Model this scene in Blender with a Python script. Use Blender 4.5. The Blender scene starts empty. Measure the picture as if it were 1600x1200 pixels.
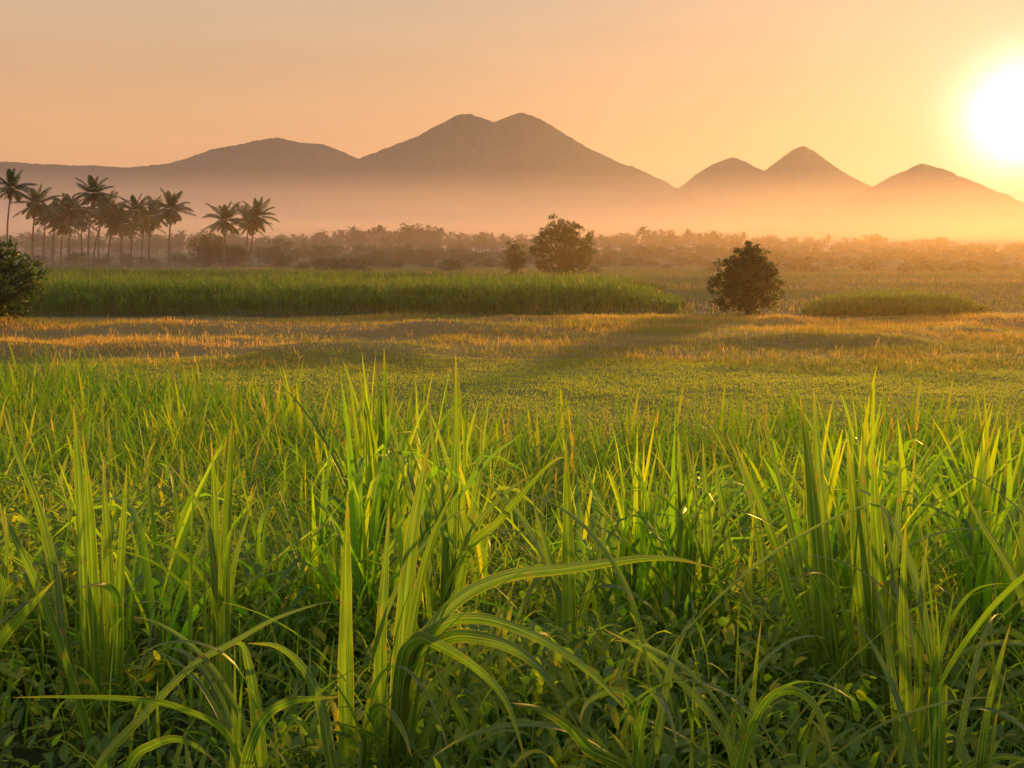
import bpy, math, random
import numpy as np
from mathutils import Vector, noise as mnoise

sc = bpy.context.scene
COL = sc.collection
R = math.radians
rng = np.random.default_rng(7)
random.seed(7)

# ------------------------------------------------------------------ camera
F = 1556.0                       # focal length in pixels of the 1600 px frame
CAM_H = 3.5
PITCH = math.atan(215.0 / F)
CP, SP = math.cos(PITCH), math.sin(PITCH)


def ray(px, py):
    cx, cz = (px - 800.0) / F, (600.0 - py) / F
    return np.array((cx, CP + cz * SP, -SP + cz * CP))


def at(px, py, Y):
    r = ray(px, py)
    return np.array((r[0], r[1], r[2])) * (Y / r[1]) + np.array((0, 0, CAM_H))


cam = bpy.data.cameras.new('camera')
cam_o = bpy.data.objects.new('camera', cam)
COL.objects.link(cam_o)
cam.sensor_width = 36.0
cam.lens = F / 1600.0 * 36.0
cam.clip_start = 0.05
cam.clip_end = 40000
cam_o.location = (0, 0, CAM_H)
cam_o.rotation_euler = (math.pi / 2 - PITCH, 0, 0)
sc.camera = cam_o

# ------------------------------------------------------------------ render
sc.render.engine = 'CYCLES'
sc.view_settings.view_transform = 'Standard'
sc.view_settings.look = 'None'
sc.view_settings.exposure = 0.68
sc.view_settings.gamma = 1.0
cy = sc.cycles
cy.use_denoising = True
try:
    cy.denoiser = 'OPENIMAGEDENOISE'
    cy.denoising_input_passes = 'RGB_ALBEDO_NORMAL'
except Exception:
    pass
cy.max_bounces = 6
cy.diffuse_bounces = 3
cy.glossy_bounces = 2
cy.transmission_bounces = 3
cy.transparent_max_bounces = 4
cy.volume_bounces = 2
cy.sample_clamp_indirect = 6.0
cy.caustics_reflective = False
cy.caustics_refractive = False

# ------------------------------------------------------------------ sun + sky
sd = ray(1597, 182)
sd /= np.linalg.norm(sd)
SUN_EL = math.asin(sd[2])
SUN_AZ = math.atan2(sd[0], sd[1])            # clockwise from +Y
sl = bpy.data.lights.new('sun', 'SUN')
sl.energy = 5.0
sl.angle = R(3.5)
sl.color = (1.0, 0.54, 0.09)
so = bpy.data.objects.new('sun', sl)
COL.objects.link(so)
so.location = (300, 600, 200)
so.rotation_euler = Vector(-sd).to_track_quat('-Z', 'Y').to_euler()

SKY_STRENGTH = 0.12
world = bpy.data.worlds.new('World')
sc.world = world
world.use_nodes = True
nt = world.node_tree
nt.nodes.clear()


def N(tree, kind, **kw):
    n = tree.nodes.new(kind)
    for k, v in kw.items():
        if k == 'inp':
            for i, val in v.items():
                n.inputs[i].default_value = val
        else:
            setattr(n, k, v)
    return n


def math_node(tree, op, a, b=None, clamp=False):
    n = tree.nodes.new('ShaderNodeMath')
    n.operation = op
    n.use_clamp = clamp
    for i, v in enumerate((a, b)):
        if v is None:
            continue
        if isinstance(v, (int, float)):
            n.inputs[i].default_value = v
        else:
            tree.links.new(v, n.inputs[i])
    return n.outputs[0]


def build_world():
    L = nt.links.new
    out = N(nt, 'ShaderNodeOutputWorld')
    bg = N(nt, 'ShaderNodeBackground')
    bg.inputs['Strength'].default_value = SKY_STRENGTH
    sky = N(nt, 'ShaderNodeTexSky', sky_type='NISHITA', sun_disc=False, sun_elevation=SUN_EL,
            sun_rotation=SUN_AZ, altitude=50.0, air_density=1.6, dust_density=6.0, ozone_density=1.0)
    # dusty dawn air: the clear-air blue of the model warmed by the dust colour
    mul = N(nt, 'ShaderNodeMix', data_type='RGBA', blend_type='MULTIPLY')
    mul.inputs[0].default_value = 1.0
    L(sky.outputs[0], mul.inputs[6])
    mul.inputs[7].default_value = SKY_TINT
    tc = N(nt, 'ShaderNodeTexCoord')
    sx = N(nt, 'ShaderNodeSeparateXYZ')
    L(tc.outputs['Generated'], sx.inputs[0])
    ramp = N(nt, 'ShaderNodeValToRGB')
    L(sx.outputs[2], ramp.inputs[0])
    els = ramp.color_ramp.elements
    els[0].position, els[0].color = DUST[0]
    els[1].position, els[1].color = DUST[-1]
    for p, c in DUST[1:-1]:
        e = els.new(p)
        e.color = c
    base = N(nt, 'ShaderNodeVectorMath', operation='SCALE')
    L(ramp.outputs[0], base.inputs[0])
    base.inputs['Scale'].default_value = 1.0 / SKY_STRENGTH
    b2 = N(nt, 'ShaderNodeVectorMath', operation='ADD')
    L(mul.outputs[2], b2.inputs[0])
    # faint streaks of high thin cloud
    mp = N(nt, 'ShaderNodeMapping')
    mp.inputs['Scale'].default_value = (1.2, 1.2, 9.0)
    mp.inputs['Rotation'].default_value = (0.12, 0.1, 0)
    L(tc.outputs['Generated'], mp.inputs['Vector'])
    ns = noise_fac(nt, 2.2, 5, 0.55, mp.outputs[0])
    amt = math_node(nt, 'ADD', math_node(nt, 'MULTIPLY', ns, 0.24), 0.88)
    st = N(nt, 'ShaderNodeVectorMath', operation='SCALE')
    L(base.outputs[0], st.inputs[0])
    L(amt, st.inputs['Scale'])
    L(st.outputs[0], b2.inputs[1])
    dot = N(nt, 'ShaderNodeVectorMath', operation='DOT_PRODUCT')
    nrm = N(nt, 'ShaderNodeVectorMath', operation='NORMALIZE')
    L(tc.outputs['Generated'], nrm.inputs[0])
    L(nrm.outputs[0], dot.inputs[0])
    dot.inputs[1].default_value = tuple(sd)
    ang = math_node(nt, 'ARCCOSINE', math_node(nt, 'MINIMUM', dot.outputs['Value'], 0.999999))
    # sun's aureole in the dusty air: two exponential lobes
    total = b2.outputs[0]
    for col, width, power in AUREOLE:
        x = math_node(nt, 'POWER', math_node(nt, 'DIVIDE', ang, R(width)), power)
        g = math_node(nt, 'EXPONENT', math_node(nt, 'MULTIPLY', x, -1.0))
        sc_ = N(nt, 'ShaderNodeVectorMath', operation='SCALE')
        sc_.inputs[0].default_value = col
        L(g, sc_.inputs['Scale'])
        ad = N(nt, 'ShaderNodeVectorMath', operation='ADD')
        L(total, ad.inputs[0])
        L(sc_.outputs[0], ad.inputs[1])
        total = ad.outputs[0]
    L(total, bg.inputs[0])
    L(bg.outputs[0], out.inputs[0])


SKY_TINT = (0.05, 0.035, 0.05, 1)
DUST = [(0.0, (0.52, 0.235, 0.088, 1)), (0.10, (0.48, 0.255, 0.11, 1)), (0.26, (0.37, 0.285, 0.195, 1)),
        (0.6, (0.41, 0.455, 0.49, 1)), (1.0, (0.40, 0.48, 0.56, 1))]
# (radiance, angular width in degrees, fall-off power)
AUREOLE = [((22.0, 21.0, 17.5), 1.75, 1.55), ((1.5, 0.9, 0.9), 5.4, 1.3)]

# ------------------------------------------------------------------ helpers
def smooth(a, b, x):
    t = np.clip((np.asarray(x, float) - a) / (b - a), 0, 1)
    return t * t * (3 - 2 * t)


def tag(o, label=None, cat=None, group=None, kind=None):
    if label:
        o['label'] = label
    if cat:
        o['category'] = cat
    if group:
        o['group'] = group
    if kind:
        o['kind'] = kind
    return o


def empty(name, loc=(0, 0, 0), rz=0.0):
    o = bpy.data.objects.new(name, None)
    COL.objects.link(o)
    o.location = loc
    o.rotation_euler = (0, 0, rz)
    o.empty_display_size = 0.2
    return o


def np_mesh(name, V, Q, attrs=None, smooth_shade=False, mat=None):
    """mesh from numpy: V (n,3), Q (m,4) or (m,3) indices; attrs {name: (n,) or (n,3)} per vertex"""
    V = np.ascontiguousarray(V, np.float32)
    Q = np.ascontiguousarray(Q, np.int32)
    me = bpy.data.meshes.new(name)
    k = Q.shape[1]
    me.vertices.add(len(V))
    me.vertices.foreach_set('co', V.ravel())
    me.loops.add(Q.size)
    me.loops.foreach_set('vertex_index', Q.ravel())
    me.polygons.add(len(Q))
    me.polygons.foreach_set('loop_start', np.arange(0, Q.size, k, dtype=np.int32))
    me.polygons.foreach_set('loop_total', np.full(len(Q), k, np.int32))
    if smooth_shade:
        me.polygons.foreach_set('use_smooth', np.ones(len(Q), bool))
    for an, av in (attrs or {}).items():
        av = np.asarray(av, np.float32)
        if av.ndim == 1:
            a = me.attributes.new(an, 'FLOAT', 'POINT')
            a.data.foreach_set('value', av)
        else:
            a = me.attributes.new(an, 'FLOAT_VECTOR', 'POINT')
            a.data.foreach_set('vector', av.ravel())
    me.update(calc_edges=True)
    if mat:
        me.materials.append(mat)
    return me


def link(name, me, parent=None, loc=(0, 0, 0)):
    o = bpy.data.objects.new(name, me)
    COL.objects.link(o)
    o.location = loc
    if parent:
        o.parent = parent
    return o


def grid_quads(nr, nc):
    i = np.arange(nr * nc).reshape(nr, nc)
    return np.stack((i[:-1, :-1], i[:-1, 1:], i[1:, 1:], i[1:, :-1]), -1).reshape(-1, 4)


def vnoise(x, y, seed=0):
    """smooth value noise on numpy arrays"""
    xi, yi = np.floor(x).astype(np.int64), np.floor(y).astype(np.int64)
    fx, fy = x - xi, y - yi
    fx, fy = fx * fx * (3 - 2 * fx), fy * fy * (3 - 2 * fy)

    def h(a, b):
        n = (a * 374761393 + b * 668265263 + seed * 1442695) & 0x7fffffff
        n = ((n ^ (n >> 13)) * 1274126177) & 0x7fffffff
        return ((n ^ (n >> 16)) & 0xffff) / 65535.0 * 2 - 1
    a, b = h(xi, yi), h(xi + 1, yi)
    c, d = h(xi, yi + 1), h(xi + 1, yi + 1)
    return (a * (1 - fx) + b * fx) * (1 - fy) + (c * (1 - fx) + d * fx) * fy


def fbm(x, y, octv=4, seed=0, gain=0.5):
    s, a = 0, 1.0
    for k in range(octv):
        s = s + a * vnoise(x * 2 ** k, y * 2 ** k, seed + k * 17)
        a *= gain
    return s


# ------------------------------------------------------------------ materials
def new_mat(name):
    m = bpy.data.materials.new(name)
    m.use_nodes = True
    m.node_tree.nodes.clear()
    return m, m.node_tree


def ramp_node(t, fac, stops):
    r = t.nodes.new('ShaderNodeValToRGB')
    e = r.color_ramp.elements
    e[0].position, e[0].color = stops[0][0], (*stops[0][1], 1)
    e[1].position, e[1].color = stops[-1][0], (*stops[-1][1], 1)
    for p, c in stops[1:-1]:
        k = e.new(p)
        k.color = (*c, 1)
    t.links.new(fac, r.inputs[0])
    return r.outputs[0]


def mix_col(t, fac, a, b, blend='MIX'):
    n = t.nodes.new('ShaderNodeMix')
    n.data_type = 'RGBA'
    n.blend_type = blend
    for i, v in ((0, fac), (6, a), (7, b)):
        if isinstance(v, (int, float)):
            n.inputs[i].default_value = v
        elif isinstance(v, tuple):
            n.inputs[i].default_value = (*v, 1)
        else:
            t.links.new(v, n.inputs[i])
    return n.outputs[2]


def noise_fac(t, scale, detail=4, rough=0.55, vec=None):
    n = t.nodes.new('ShaderNodeTexNoise')
    n.inputs['Scale'].default_value = scale
    n.inputs['Detail'].default_value = detail
    n.inputs['Roughness'].default_value = rough
    if vec is not None:
        t.links.new(vec, n.inputs['Vector'])
    return n.outputs['Fac']


def obj_coord(t):
    return t.nodes.new('ShaderNodeTexCoord').outputs['Object']


def leaf_mat(name, stops, trans_tint, trans=0.5, rough=0.45, spec=0.35, attr='tone', extra=None, var=0.0):
    """thin leaf: tone attribute (0..1) picks the leaf's own colour; light passes through it"""
    m, t = new_mat(name)
    L = t.links.new
    at_ = t.nodes.new('ShaderNodeAttribute')
    at_.attribute_name = attr
    col = ramp_node(t, at_.outputs['Fac'], stops)
    if var:
        oi = t.nodes.new('ShaderNodeObjectInfo')
        hs = t.nodes.new('ShaderNodeHueSaturation')
        mr = t.nodes.new('ShaderNodeMapRange')
        L(oi.outputs['Random'], mr.inputs[0])
        mr.inputs[3].default_value = 1 - var
        mr.inputs[4].default_value = 1 + var
        L(mr.outputs[0], hs.inputs['Value'])
        L(col, hs.inputs['Color'])
        col = hs.outputs[0]
    if extra:
        col = extra(t, col)
    p = t.nodes.new('ShaderNodeBsdfPrincipled')
    L(col, p.inputs['Base Color'])
    p.inputs['Roughness'].default_value = rough
    p.inputs['Specular IOR Level'].default_value = spec
    tr = t.nodes.new('ShaderNodeBsdfTranslucent')
    L(mix_col(t, 1.0, col, trans_tint, 'MULTIPLY'), tr.inputs[0])
    mx = t.nodes.new('ShaderNodeMixShader')
    mx.inputs[0].default_value = trans
    L(p.outputs[0], mx.inputs[1])
    L(tr.outputs[0], mx.inputs[2])
    o = t.nodes.new('ShaderNodeOutputMaterial')
    L(mx.outputs[0], o.inputs[0])
    return m


def solid_mat(name, colf, rough=0.8, spec=0.2, bump=None):
    m, t = new_mat(name)
    p = t.nodes.new('ShaderNodeBsdfPrincipled')
    c = colf(t) if callable(colf) else None
    if c is None:
        p.inputs['Base Color'].default_value = (*colf, 1)
    else:
        t.links.new(c, p.inputs['Base Color'])
    p.inputs['Roughness'].default_value = rough
    p.inputs['Specular IOR Level'].default_value = spec
    if bump:
        b = t.nodes.new('ShaderNodeBump')
        b.inputs['Strength'].default_value = bump[1]
        b.inputs['Distance'].default_value = bump[2]
        t.links.new(noise_fac(t, bump[0], 5, 0.6, obj_coord(t)), b.inputs['Height'])
        t.links.new(b.outputs[0], p.inputs['Normal'])
    o = t.nodes.new('ShaderNodeOutputMaterial')
    t.links.new(p.outputs[0], o.inputs[0])
    return m


def volume_mat(name, color, density, aniso):
    m, t = new_mat(name)
    v = t.nodes.new('ShaderNodeVolumePrincipled')
    v.inputs['Color'].default_value = (*color, 1)
    v.inputs['Density'].default_value = density
    v.inputs['Anisotropy'].default_value = aniso
    o = t.nodes.new('ShaderNodeOutputMaterial')
    t.links.new(v.outputs[0], o.inputs['Volume'])
    return m


# ------------------------------------------------------------------ ground
def ground_z(x, y):
    x = np.asarray(x, float)
    y = np.asarray(y, float)
    left = smooth(2, -6, x)
    bank = np.clip(1 - np.maximum(y - 2.0 * left - 3.0, 0) / 13.0, 0, 1) ** 1.3
    z = 1.5 * bank
    z = z + 0.05 * fbm(x * 0.35, y * 0.35, 3, 3) * smooth(120, 60, y)
    # low hummocks in the rough pasture
    band = smooth(29, 33, y) * (1 - smooth(46, 49, y))
    z = z + band * np.clip(fbm(x * 0.16, y * 0.22, 2, 11), 0, 1) * 0.5
    return z


def build_ground():
    ys = np.concatenate((np.linspace(-40, 0, 12)[:-1], np.linspace(0, 60, 180)[:-1], 60 * np.geomspace(1, 140, 70)))
    xs_h = np.concatenate((np.linspace(0, 40, 90)[:-1], 40 * np.geomspace(1, 200, 45)))
    xs = np.concatenate((-xs_h[:0:-1], xs_h))
    X, Y = np.meshgrid(xs, ys)
    Z = ground_z(X, Y)
    V = np.stack((X, Y, Z), -1).reshape(-1, 3)

    def col(t):
        vec = obj_coord(t)
        sep = t.nodes.new('ShaderNodeSeparateXYZ')
        t.links.new(vec, sep.inputs[0])
        mp = t.nodes.new('ShaderNodeMapping')
        mp.inputs['Scale'].default_value = (0.35, 1.0, 1.0)
        t.links.new(vec, mp.inputs['Vector'])
        n1 = noise_fac(t, 0.22, 5, 0.6, mp.outputs[0])
        n2 = noise_fac(t, 2.5, 5, 0.65, vec)
        wob = math_node(t, 'ADD', sep.outputs[1], math_node(t, 'MULTIPLY', math_node(t, 'SUBTRACT', n1, 0.5), 9.0))
        zone = math_node(t, 'DIVIDE', wob, 100.0)
        c = ramp_node(t, zone, [(0.0, (0.035, 0.05, 0.018)), (0.17, (0.045, 0.06, 0.018)), (0.19, (0.10, 0.13, 0.028)),
                                (0.27, (0.12, 0.14, 0.032)), (0.30, (0.20, 0.14, 0.048)), (0.40, (0.24, 0.145, 0.05)),
                                (0.46, (0.24, 0.14, 0.05)), (0.50, (0.10, 0.10, 0.035)), (0.60, (0.08, 0.08, 0.03)),
                                (1.0, (0.09, 0.085, 0.035))])
        c2 = mix_col(t, math_node(t, 'MULTIPLY', n2, 0.55), c, (0.035, 0.035, 0.014))
        return c2
    me = np_mesh('ground', V, grid_quads(len(ys), len(xs)), smooth_shade=True,
                 mat=solid_mat('field_soil', col, 0.9, 0.1, (6.0, 0.6, 0.1)))
    tag(link('ground', me), kind='structure')


# ------------------------------------------------------------------ mountains
def ridge(name, pts, Y, foot, seed, spur=0.24):
    """a mountain whose crest, seen from the field, runs through pts (pixels) at about Y metres away"""
    P = np.array([at(px, py, Y) for px, py in pts])
    x0, x1 = P[0, 0], P[-1, 0]
    nx, ny = int((x1 - x0) / 6), int(2 * foot / 9)
    xs = np.linspace(x0, x1, nx)
    crest = np.interp(xs, P[:, 0], P[:, 2])
    k = np.array([1, 2, 3, 2, 1.]) / 9
    crest = np.convolve(np.pad(crest, 2, 'edge'), k, 'valid')
    v = np.linspace(-1, 1, ny)
    X, Vv = np.meshgrid(xs, v)
    C = np.broadcast_to(crest, X.shape)
    rid = vnoise(X / 210.0, Vv * 0.6, seed) + 0.5 * vnoise(X / 90.0, Vv * 1.1, seed + 5)
    t = np.clip(np.abs(Vv) * (1 + spur * rid * np.abs(Vv) * 2.2), 0, 1)
    prof = (1 - t) ** 1.25 * (1 - 0.12 * np.sin(t * math.pi))
    Z = C * prof - 14 * t
    Yg = Y + Vv * foot + 40 * vnoise(X / 300.0, X * 0 + 3, seed + 9)
    Z = Z + (fbm(X / 30.0, Yg / 30.0, 3, seed + 21, 0.8)) * 2.2 * np.clip(1.6 - t, 0, 1)
    V = np.stack((X, Yg, Z), -1).reshape(-1, 3)
    me = np_mesh(name, V, grid_quads(ny, nx), smooth_shade=True, mat=MAT['forest_slope'])
    tag(link(name, me), kind='structure')


MAT = {}


def build_mountains():
    def col(t):
        vec = obj_coord(t)
        n = noise_fac(t, 0.03, 6, 0.65, vec)
        return ramp_node(t, n, [(0.3, (0.022, 0.032, 0.016)), (0.55, (0.04, 0.05, 0.022)), (0.75, (0.07, 0.065, 0.03))])
    MAT['forest_slope'] = solid_mat('forest_slope', col, 0.95, 0.05, (0.05, 0.8, 6.0))
    ridge('mountain_ridge', [(-420, 285), (-250, 262), (-120, 262), (0, 251), (60, 255), (120, 258), (200, 261), (262, 254), (300, 244), (328, 234),
                             (372, 227), (400, 220), (437, 215), (468, 222), (505, 224), (540, 238), (575, 255), (640, 290), (720, 330), (800, 380)],
          4300, 900, 1)
    ridge('twin_peak_mountain', [(180, 384), (300, 350), (420, 305), (500, 270), (567, 244), (620, 226), (652, 214), (690, 193), (715, 180), (731, 177),
                                 (750, 183), (772, 190), (793, 181), (815, 174), (842, 183), (880, 205), (925, 232), (965, 251), (1000, 264),
                                 (1055, 291), (1120, 322), (1220, 360), (1320, 384)], 3800, 800, 2)
    ridge('double_summit_hill', [(880, 384), (960, 345), (1010, 318), (1062, 293), (1098, 266), (1130, 249), (1147, 244), (1165, 250), (1198, 266),
                                 (1228, 243), (1245, 230), (1258, 226), (1278, 236), (1310, 262), (1355, 288), (1420, 325), (1500, 365), (1560, 384)],
          3300, 520, 3)
    ridge('pyramid_hill', [(1150, 384), (1230, 352), (1300, 319), (1360, 290), (1400, 269), (1437, 254), (1476, 267), (1530, 289), (1600, 317),
                           (1700, 345), (1820, 365), (1980, 384)], 2900, 460, 4)


# ------------------------------------------------------------------ air
HAZE = ((0.60, 0.52, 0.78), 0.52e-4, 0.58)
MIST_COL = (0.92, 0.73, 0.78)
# (top height, steepness length, near start, density)
MISTS = [(7.5, 380, 16, 1.1e-3, 0.7, 110, 200), (9, 4600, 60, 6e-4, 0.4, 2060, 2240), (22, 8300, 70, 7e-4, 0.36, 2070, 2250),
         (46, 3000, 575, 8e-4, 0.3, 2080, 2260), (115, 3000, 590, 1.9e-4, 0.3, 2090, 2270)]


def build_air():
    x, y0, y1, z0, z1 = 5200, -150, 5600, -16, 455
    V = [(sx * x, yy, zz) for zz in (z0, z1) for sx, yy in ((-1, y0), (1, y0), (1, y1), (-1, y1))]
    Q = [(3, 2, 1, 0), (4, 5, 6, 7), (0, 1, 5, 4), (1, 2, 6, 5), (2, 3, 7, 6), (3, 0, 4, 7)]
    me = np_mesh('haze', np.array(V, float), np.array(Q), mat=volume_mat('dusty_air', *HAZE))
    tag(link('haze', me), kind='stuff')
    # banks of dawn mist (the first one added as a warm sun veil) on the fields, thin at their near edge and deepest before the mountains
    for j, (H, Ls, ys, dens, g_, ya, yb) in enumerate(MISTS):
        yk = math.sqrt(H * Ls)
        yy_ = np.concatenate((np.linspace(ys, max(ys + 60, min(yk, ya - 5)), 18), np.linspace(ya, yb, 10)))
        prof = [(y, min(H, y * y / Ls) * float(smooth(yb, ya, y)) ** 1.5 + 0.15) for y in yy_]
        n = len(prof)
        V, Q = [], []
        for s in (-1, 1):
            for yy, h in prof:
                V.append((s * (700 + yy * 1.1 + 31 * j), yy, -0.6 - 0.1 * j))
                V.append((s * (700 + yy * 1.1 + 31 * j), yy, h))
        for i in range(n - 1):
            a, b = 2 * i, 2 * i + 2
            c, d = a + 2 * n, b + 2 * n
            Q += [(a + 1, c + 1, d + 1, b + 1), (a, b, d, c), (a, a + 1, b + 1, b), (c, d, d + 1, c + 1)]
        Q += [(0, 2 * n, 2 * n + 1, 1), (2 * n - 2, 2 * n - 1, 4 * n - 1, 4 * n - 2)]
        me = np_mesh('mist', np.array(V, float), np.array(Q), mat=volume_mat('dawn_mist', MIST_COL if H > 40 else (0.95, 0.66, 0.46), dens, g_))
        tag(link('mist', me), kind='stuff')

# ------------------------------------------------------------------ plant geometry
def nrm_rows(a):
    return a / np.maximum(np.linalg.norm(a, axis=-1, keepdims=True), 1e-9)


def blades(root, az, length, width, lean, bend, K=6, cols=2, fold=0.25, twist=0.0, tone=0.5, shape=0.7, bpow=1.5, kink=None):
    """n grass-like blades growing from root (n,3); lean/bend in radians from the vertical"""
    n = len(root)
    f = lambda v: np.broadcast_to(np.asarray(v, float), (n,)).astype(float)
    az, length, width, lean, bend, twist, tone = map(f, (az, length, width, lean, bend, twist, tone))
    s = np.linspace(0, 1, K + 1)
    th = lean[:, None] + bend[:, None] * s[None] ** bpow
    if kink is not None:
        th = th + kink[:, None] * smooth(0.55, 0.7, s)[None]
    thm = 0.5 * (th[:, 1:] + th[:, :-1])
    ds = length[:, None] / K
    r = np.concatenate((np.zeros((n, 1)), np.cumsum(np.sin(thm) * ds, 1)), 1)
    z = np.concatenate((np.zeros((n, 1)), np.cumsum(np.cos(thm) * ds, 1)), 1)
    ca, sa = np.cos(az)[:, None], np.sin(az)[:, None]
    P = np.stack((r * ca, r * sa, z), -1) + root[:, None, :]
    T = np.stack((np.sin(th) * ca, np.sin(th) * sa, np.cos(th)), -1)
    S = np.stack((-sa + 0 * r, ca + 0 * r, 0 * r), -1)
    Nn = np.cross(T, S)
    tw = twist[:, None] * s[None]
    c_, s_ = np.cos(tw)[..., None], np.sin(tw)[..., None]
    S, Nn = S * c_ + Nn * s_, Nn * c_ - S * s_
    prof = np.minimum(1, 0.45 + s / 0.22) * np.clip(1 - s ** 2.2, 0, 1) ** shape
    prof[-1] = 0.03
    w = 0.5 * width[:, None] * prof[None]
    us = np.linspace(-1, 1, cols)
    V = np.empty((n, K + 1, cols, 3))
    for k, u in enumerate(us):
        V[:, :, k] = P + S * (u * w)[..., None] + Nn * (abs(u) * fold * w)[..., None]
    idx = np.arange(n * (K + 1) * cols).reshape(n, K + 1, cols)
    Q = np.stack((idx[:, :-1, :-1], idx[:, :-1, 1:], idx[:, 1:, 1:], idx[:, 1:, :-1]), -1).reshape(-1, 4)
    tn = np.broadcast_to(tone[:, None, None], (n, K + 1, cols)).ravel()
    uu = np.broadcast_to(us[None, None, :], (n, K + 1, cols)).ravel()
    vv = np.broadcast_to(s[None, :, None], (n, K + 1, cols)).ravel()
    return V.reshape(-1, 3), Q, {'tone': tn.copy(), 'u': uu.copy(), 'v': vv.copy()}


def merge(parts):
    Vs, Qs, off, at_ = [], [], 0, {}
    for V, Q, A in parts:
        Vs.append(V)
        Qs.append(Q + off)
        off += len(V)
        for k, a in A.items():
            at_.setdefault(k, []).append(a)
    return np.concatenate(Vs), np.concatenate(Qs), {k: np.concatenate(v) for k, v in at_.items()}


def leaf_quads(C, size, out=None, tone=0.5, flat=0.0, aspect=0.5):
    """n small pointed leaves (folded diamonds) at C"""
    n = len(C)
    d = nrm_rows(rng.normal(size=(n, 3)) + (0 if out is None else 1.1 * out) - np.array((0, 0, 0.25)))
    e = nrm_rows(np.cross(d, rng.normal(size=(n, 3)) + np.array((0, 0, flat))))
    nn = np.cross(d, e)
    size = np.broadcast_to(size, (n,))[:, None] * rng.uniform(0.65, 1.3, (n, 1))
    a = C - d * size * 0.5
    b = C + e * size * aspect * 0.5 + nn * size * 0.08
    c = C + d * size * 0.5
    f = C - e * size * aspect * 0.5 + nn * size * 0.08
    V = np.stack((a, b, c, f), 1).reshape(-1, 3)
    Q = np.arange(4 * n).reshape(n, 4)
    return V, Q, {'tone': np.repeat(np.clip(np.broadcast_to(tone, (n,)) + rng.normal(0, 0.12, n), 0, 1), 4)}


def tube(path, rad, sides=7):
    path = np.asarray(path, float)
    n = len(path)
    rad = np.broadcast_to(rad, (n,))
    T = nrm_rows(np.gradient(path, axis=0))
    ref = np.array((0.3, 1, 0.1)) if abs(T[0, 2]) > 0.7 else np.array((0, 0, 1.0))
    A = nrm_rows(np.cross(T, ref))
    B = np.cross(T, A)
    ph = np.linspace(0, 2 * math.pi, sides, endpoint=False)
    V = path[:, None] + rad[:, None, None] * (np.cos(ph)[None, :, None] * A[:, None] + np.sin(ph)[None, :, None] * B[:, None])
    i = np.arange(n * sides).reshape(n, sides)
    j = np.roll(i, -1, 1)
    Q = np.stack((i[:-1], j[:-1], j[1:], i[1:]), -1).reshape(-1, 4)
    V = V.reshape(-1, 3)
    # cap the thick end and the thin end
    caps = []
    for r, p in ((0, path[0]), (n - 1, path[-1])):
        c = len(V)
        V = np.vstack((V, p[None]))
        row = i[r] if r else i[r][::-1]
        for k in range(0, sides - 1, 2):
            caps.append((row[k], row[k + 1], row[(k + 2) % sides], c))
        if sides % 2:
            caps.append((row[sides - 1], row[0], c, c))
    caps = [q for q in caps if len(set(q)) == 4]
    return V, np.vstack((Q, np.array(caps))), {}


def bez(p0, p1, p2, n):
    t = np.linspace(0, 1, n)[:, None]
    return (1 - t) ** 2 * np.asarray(p0, float) + 2 * t * (1 - t) * np.asarray(p1, float) + t * t * np.asarray(p2, float)


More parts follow.
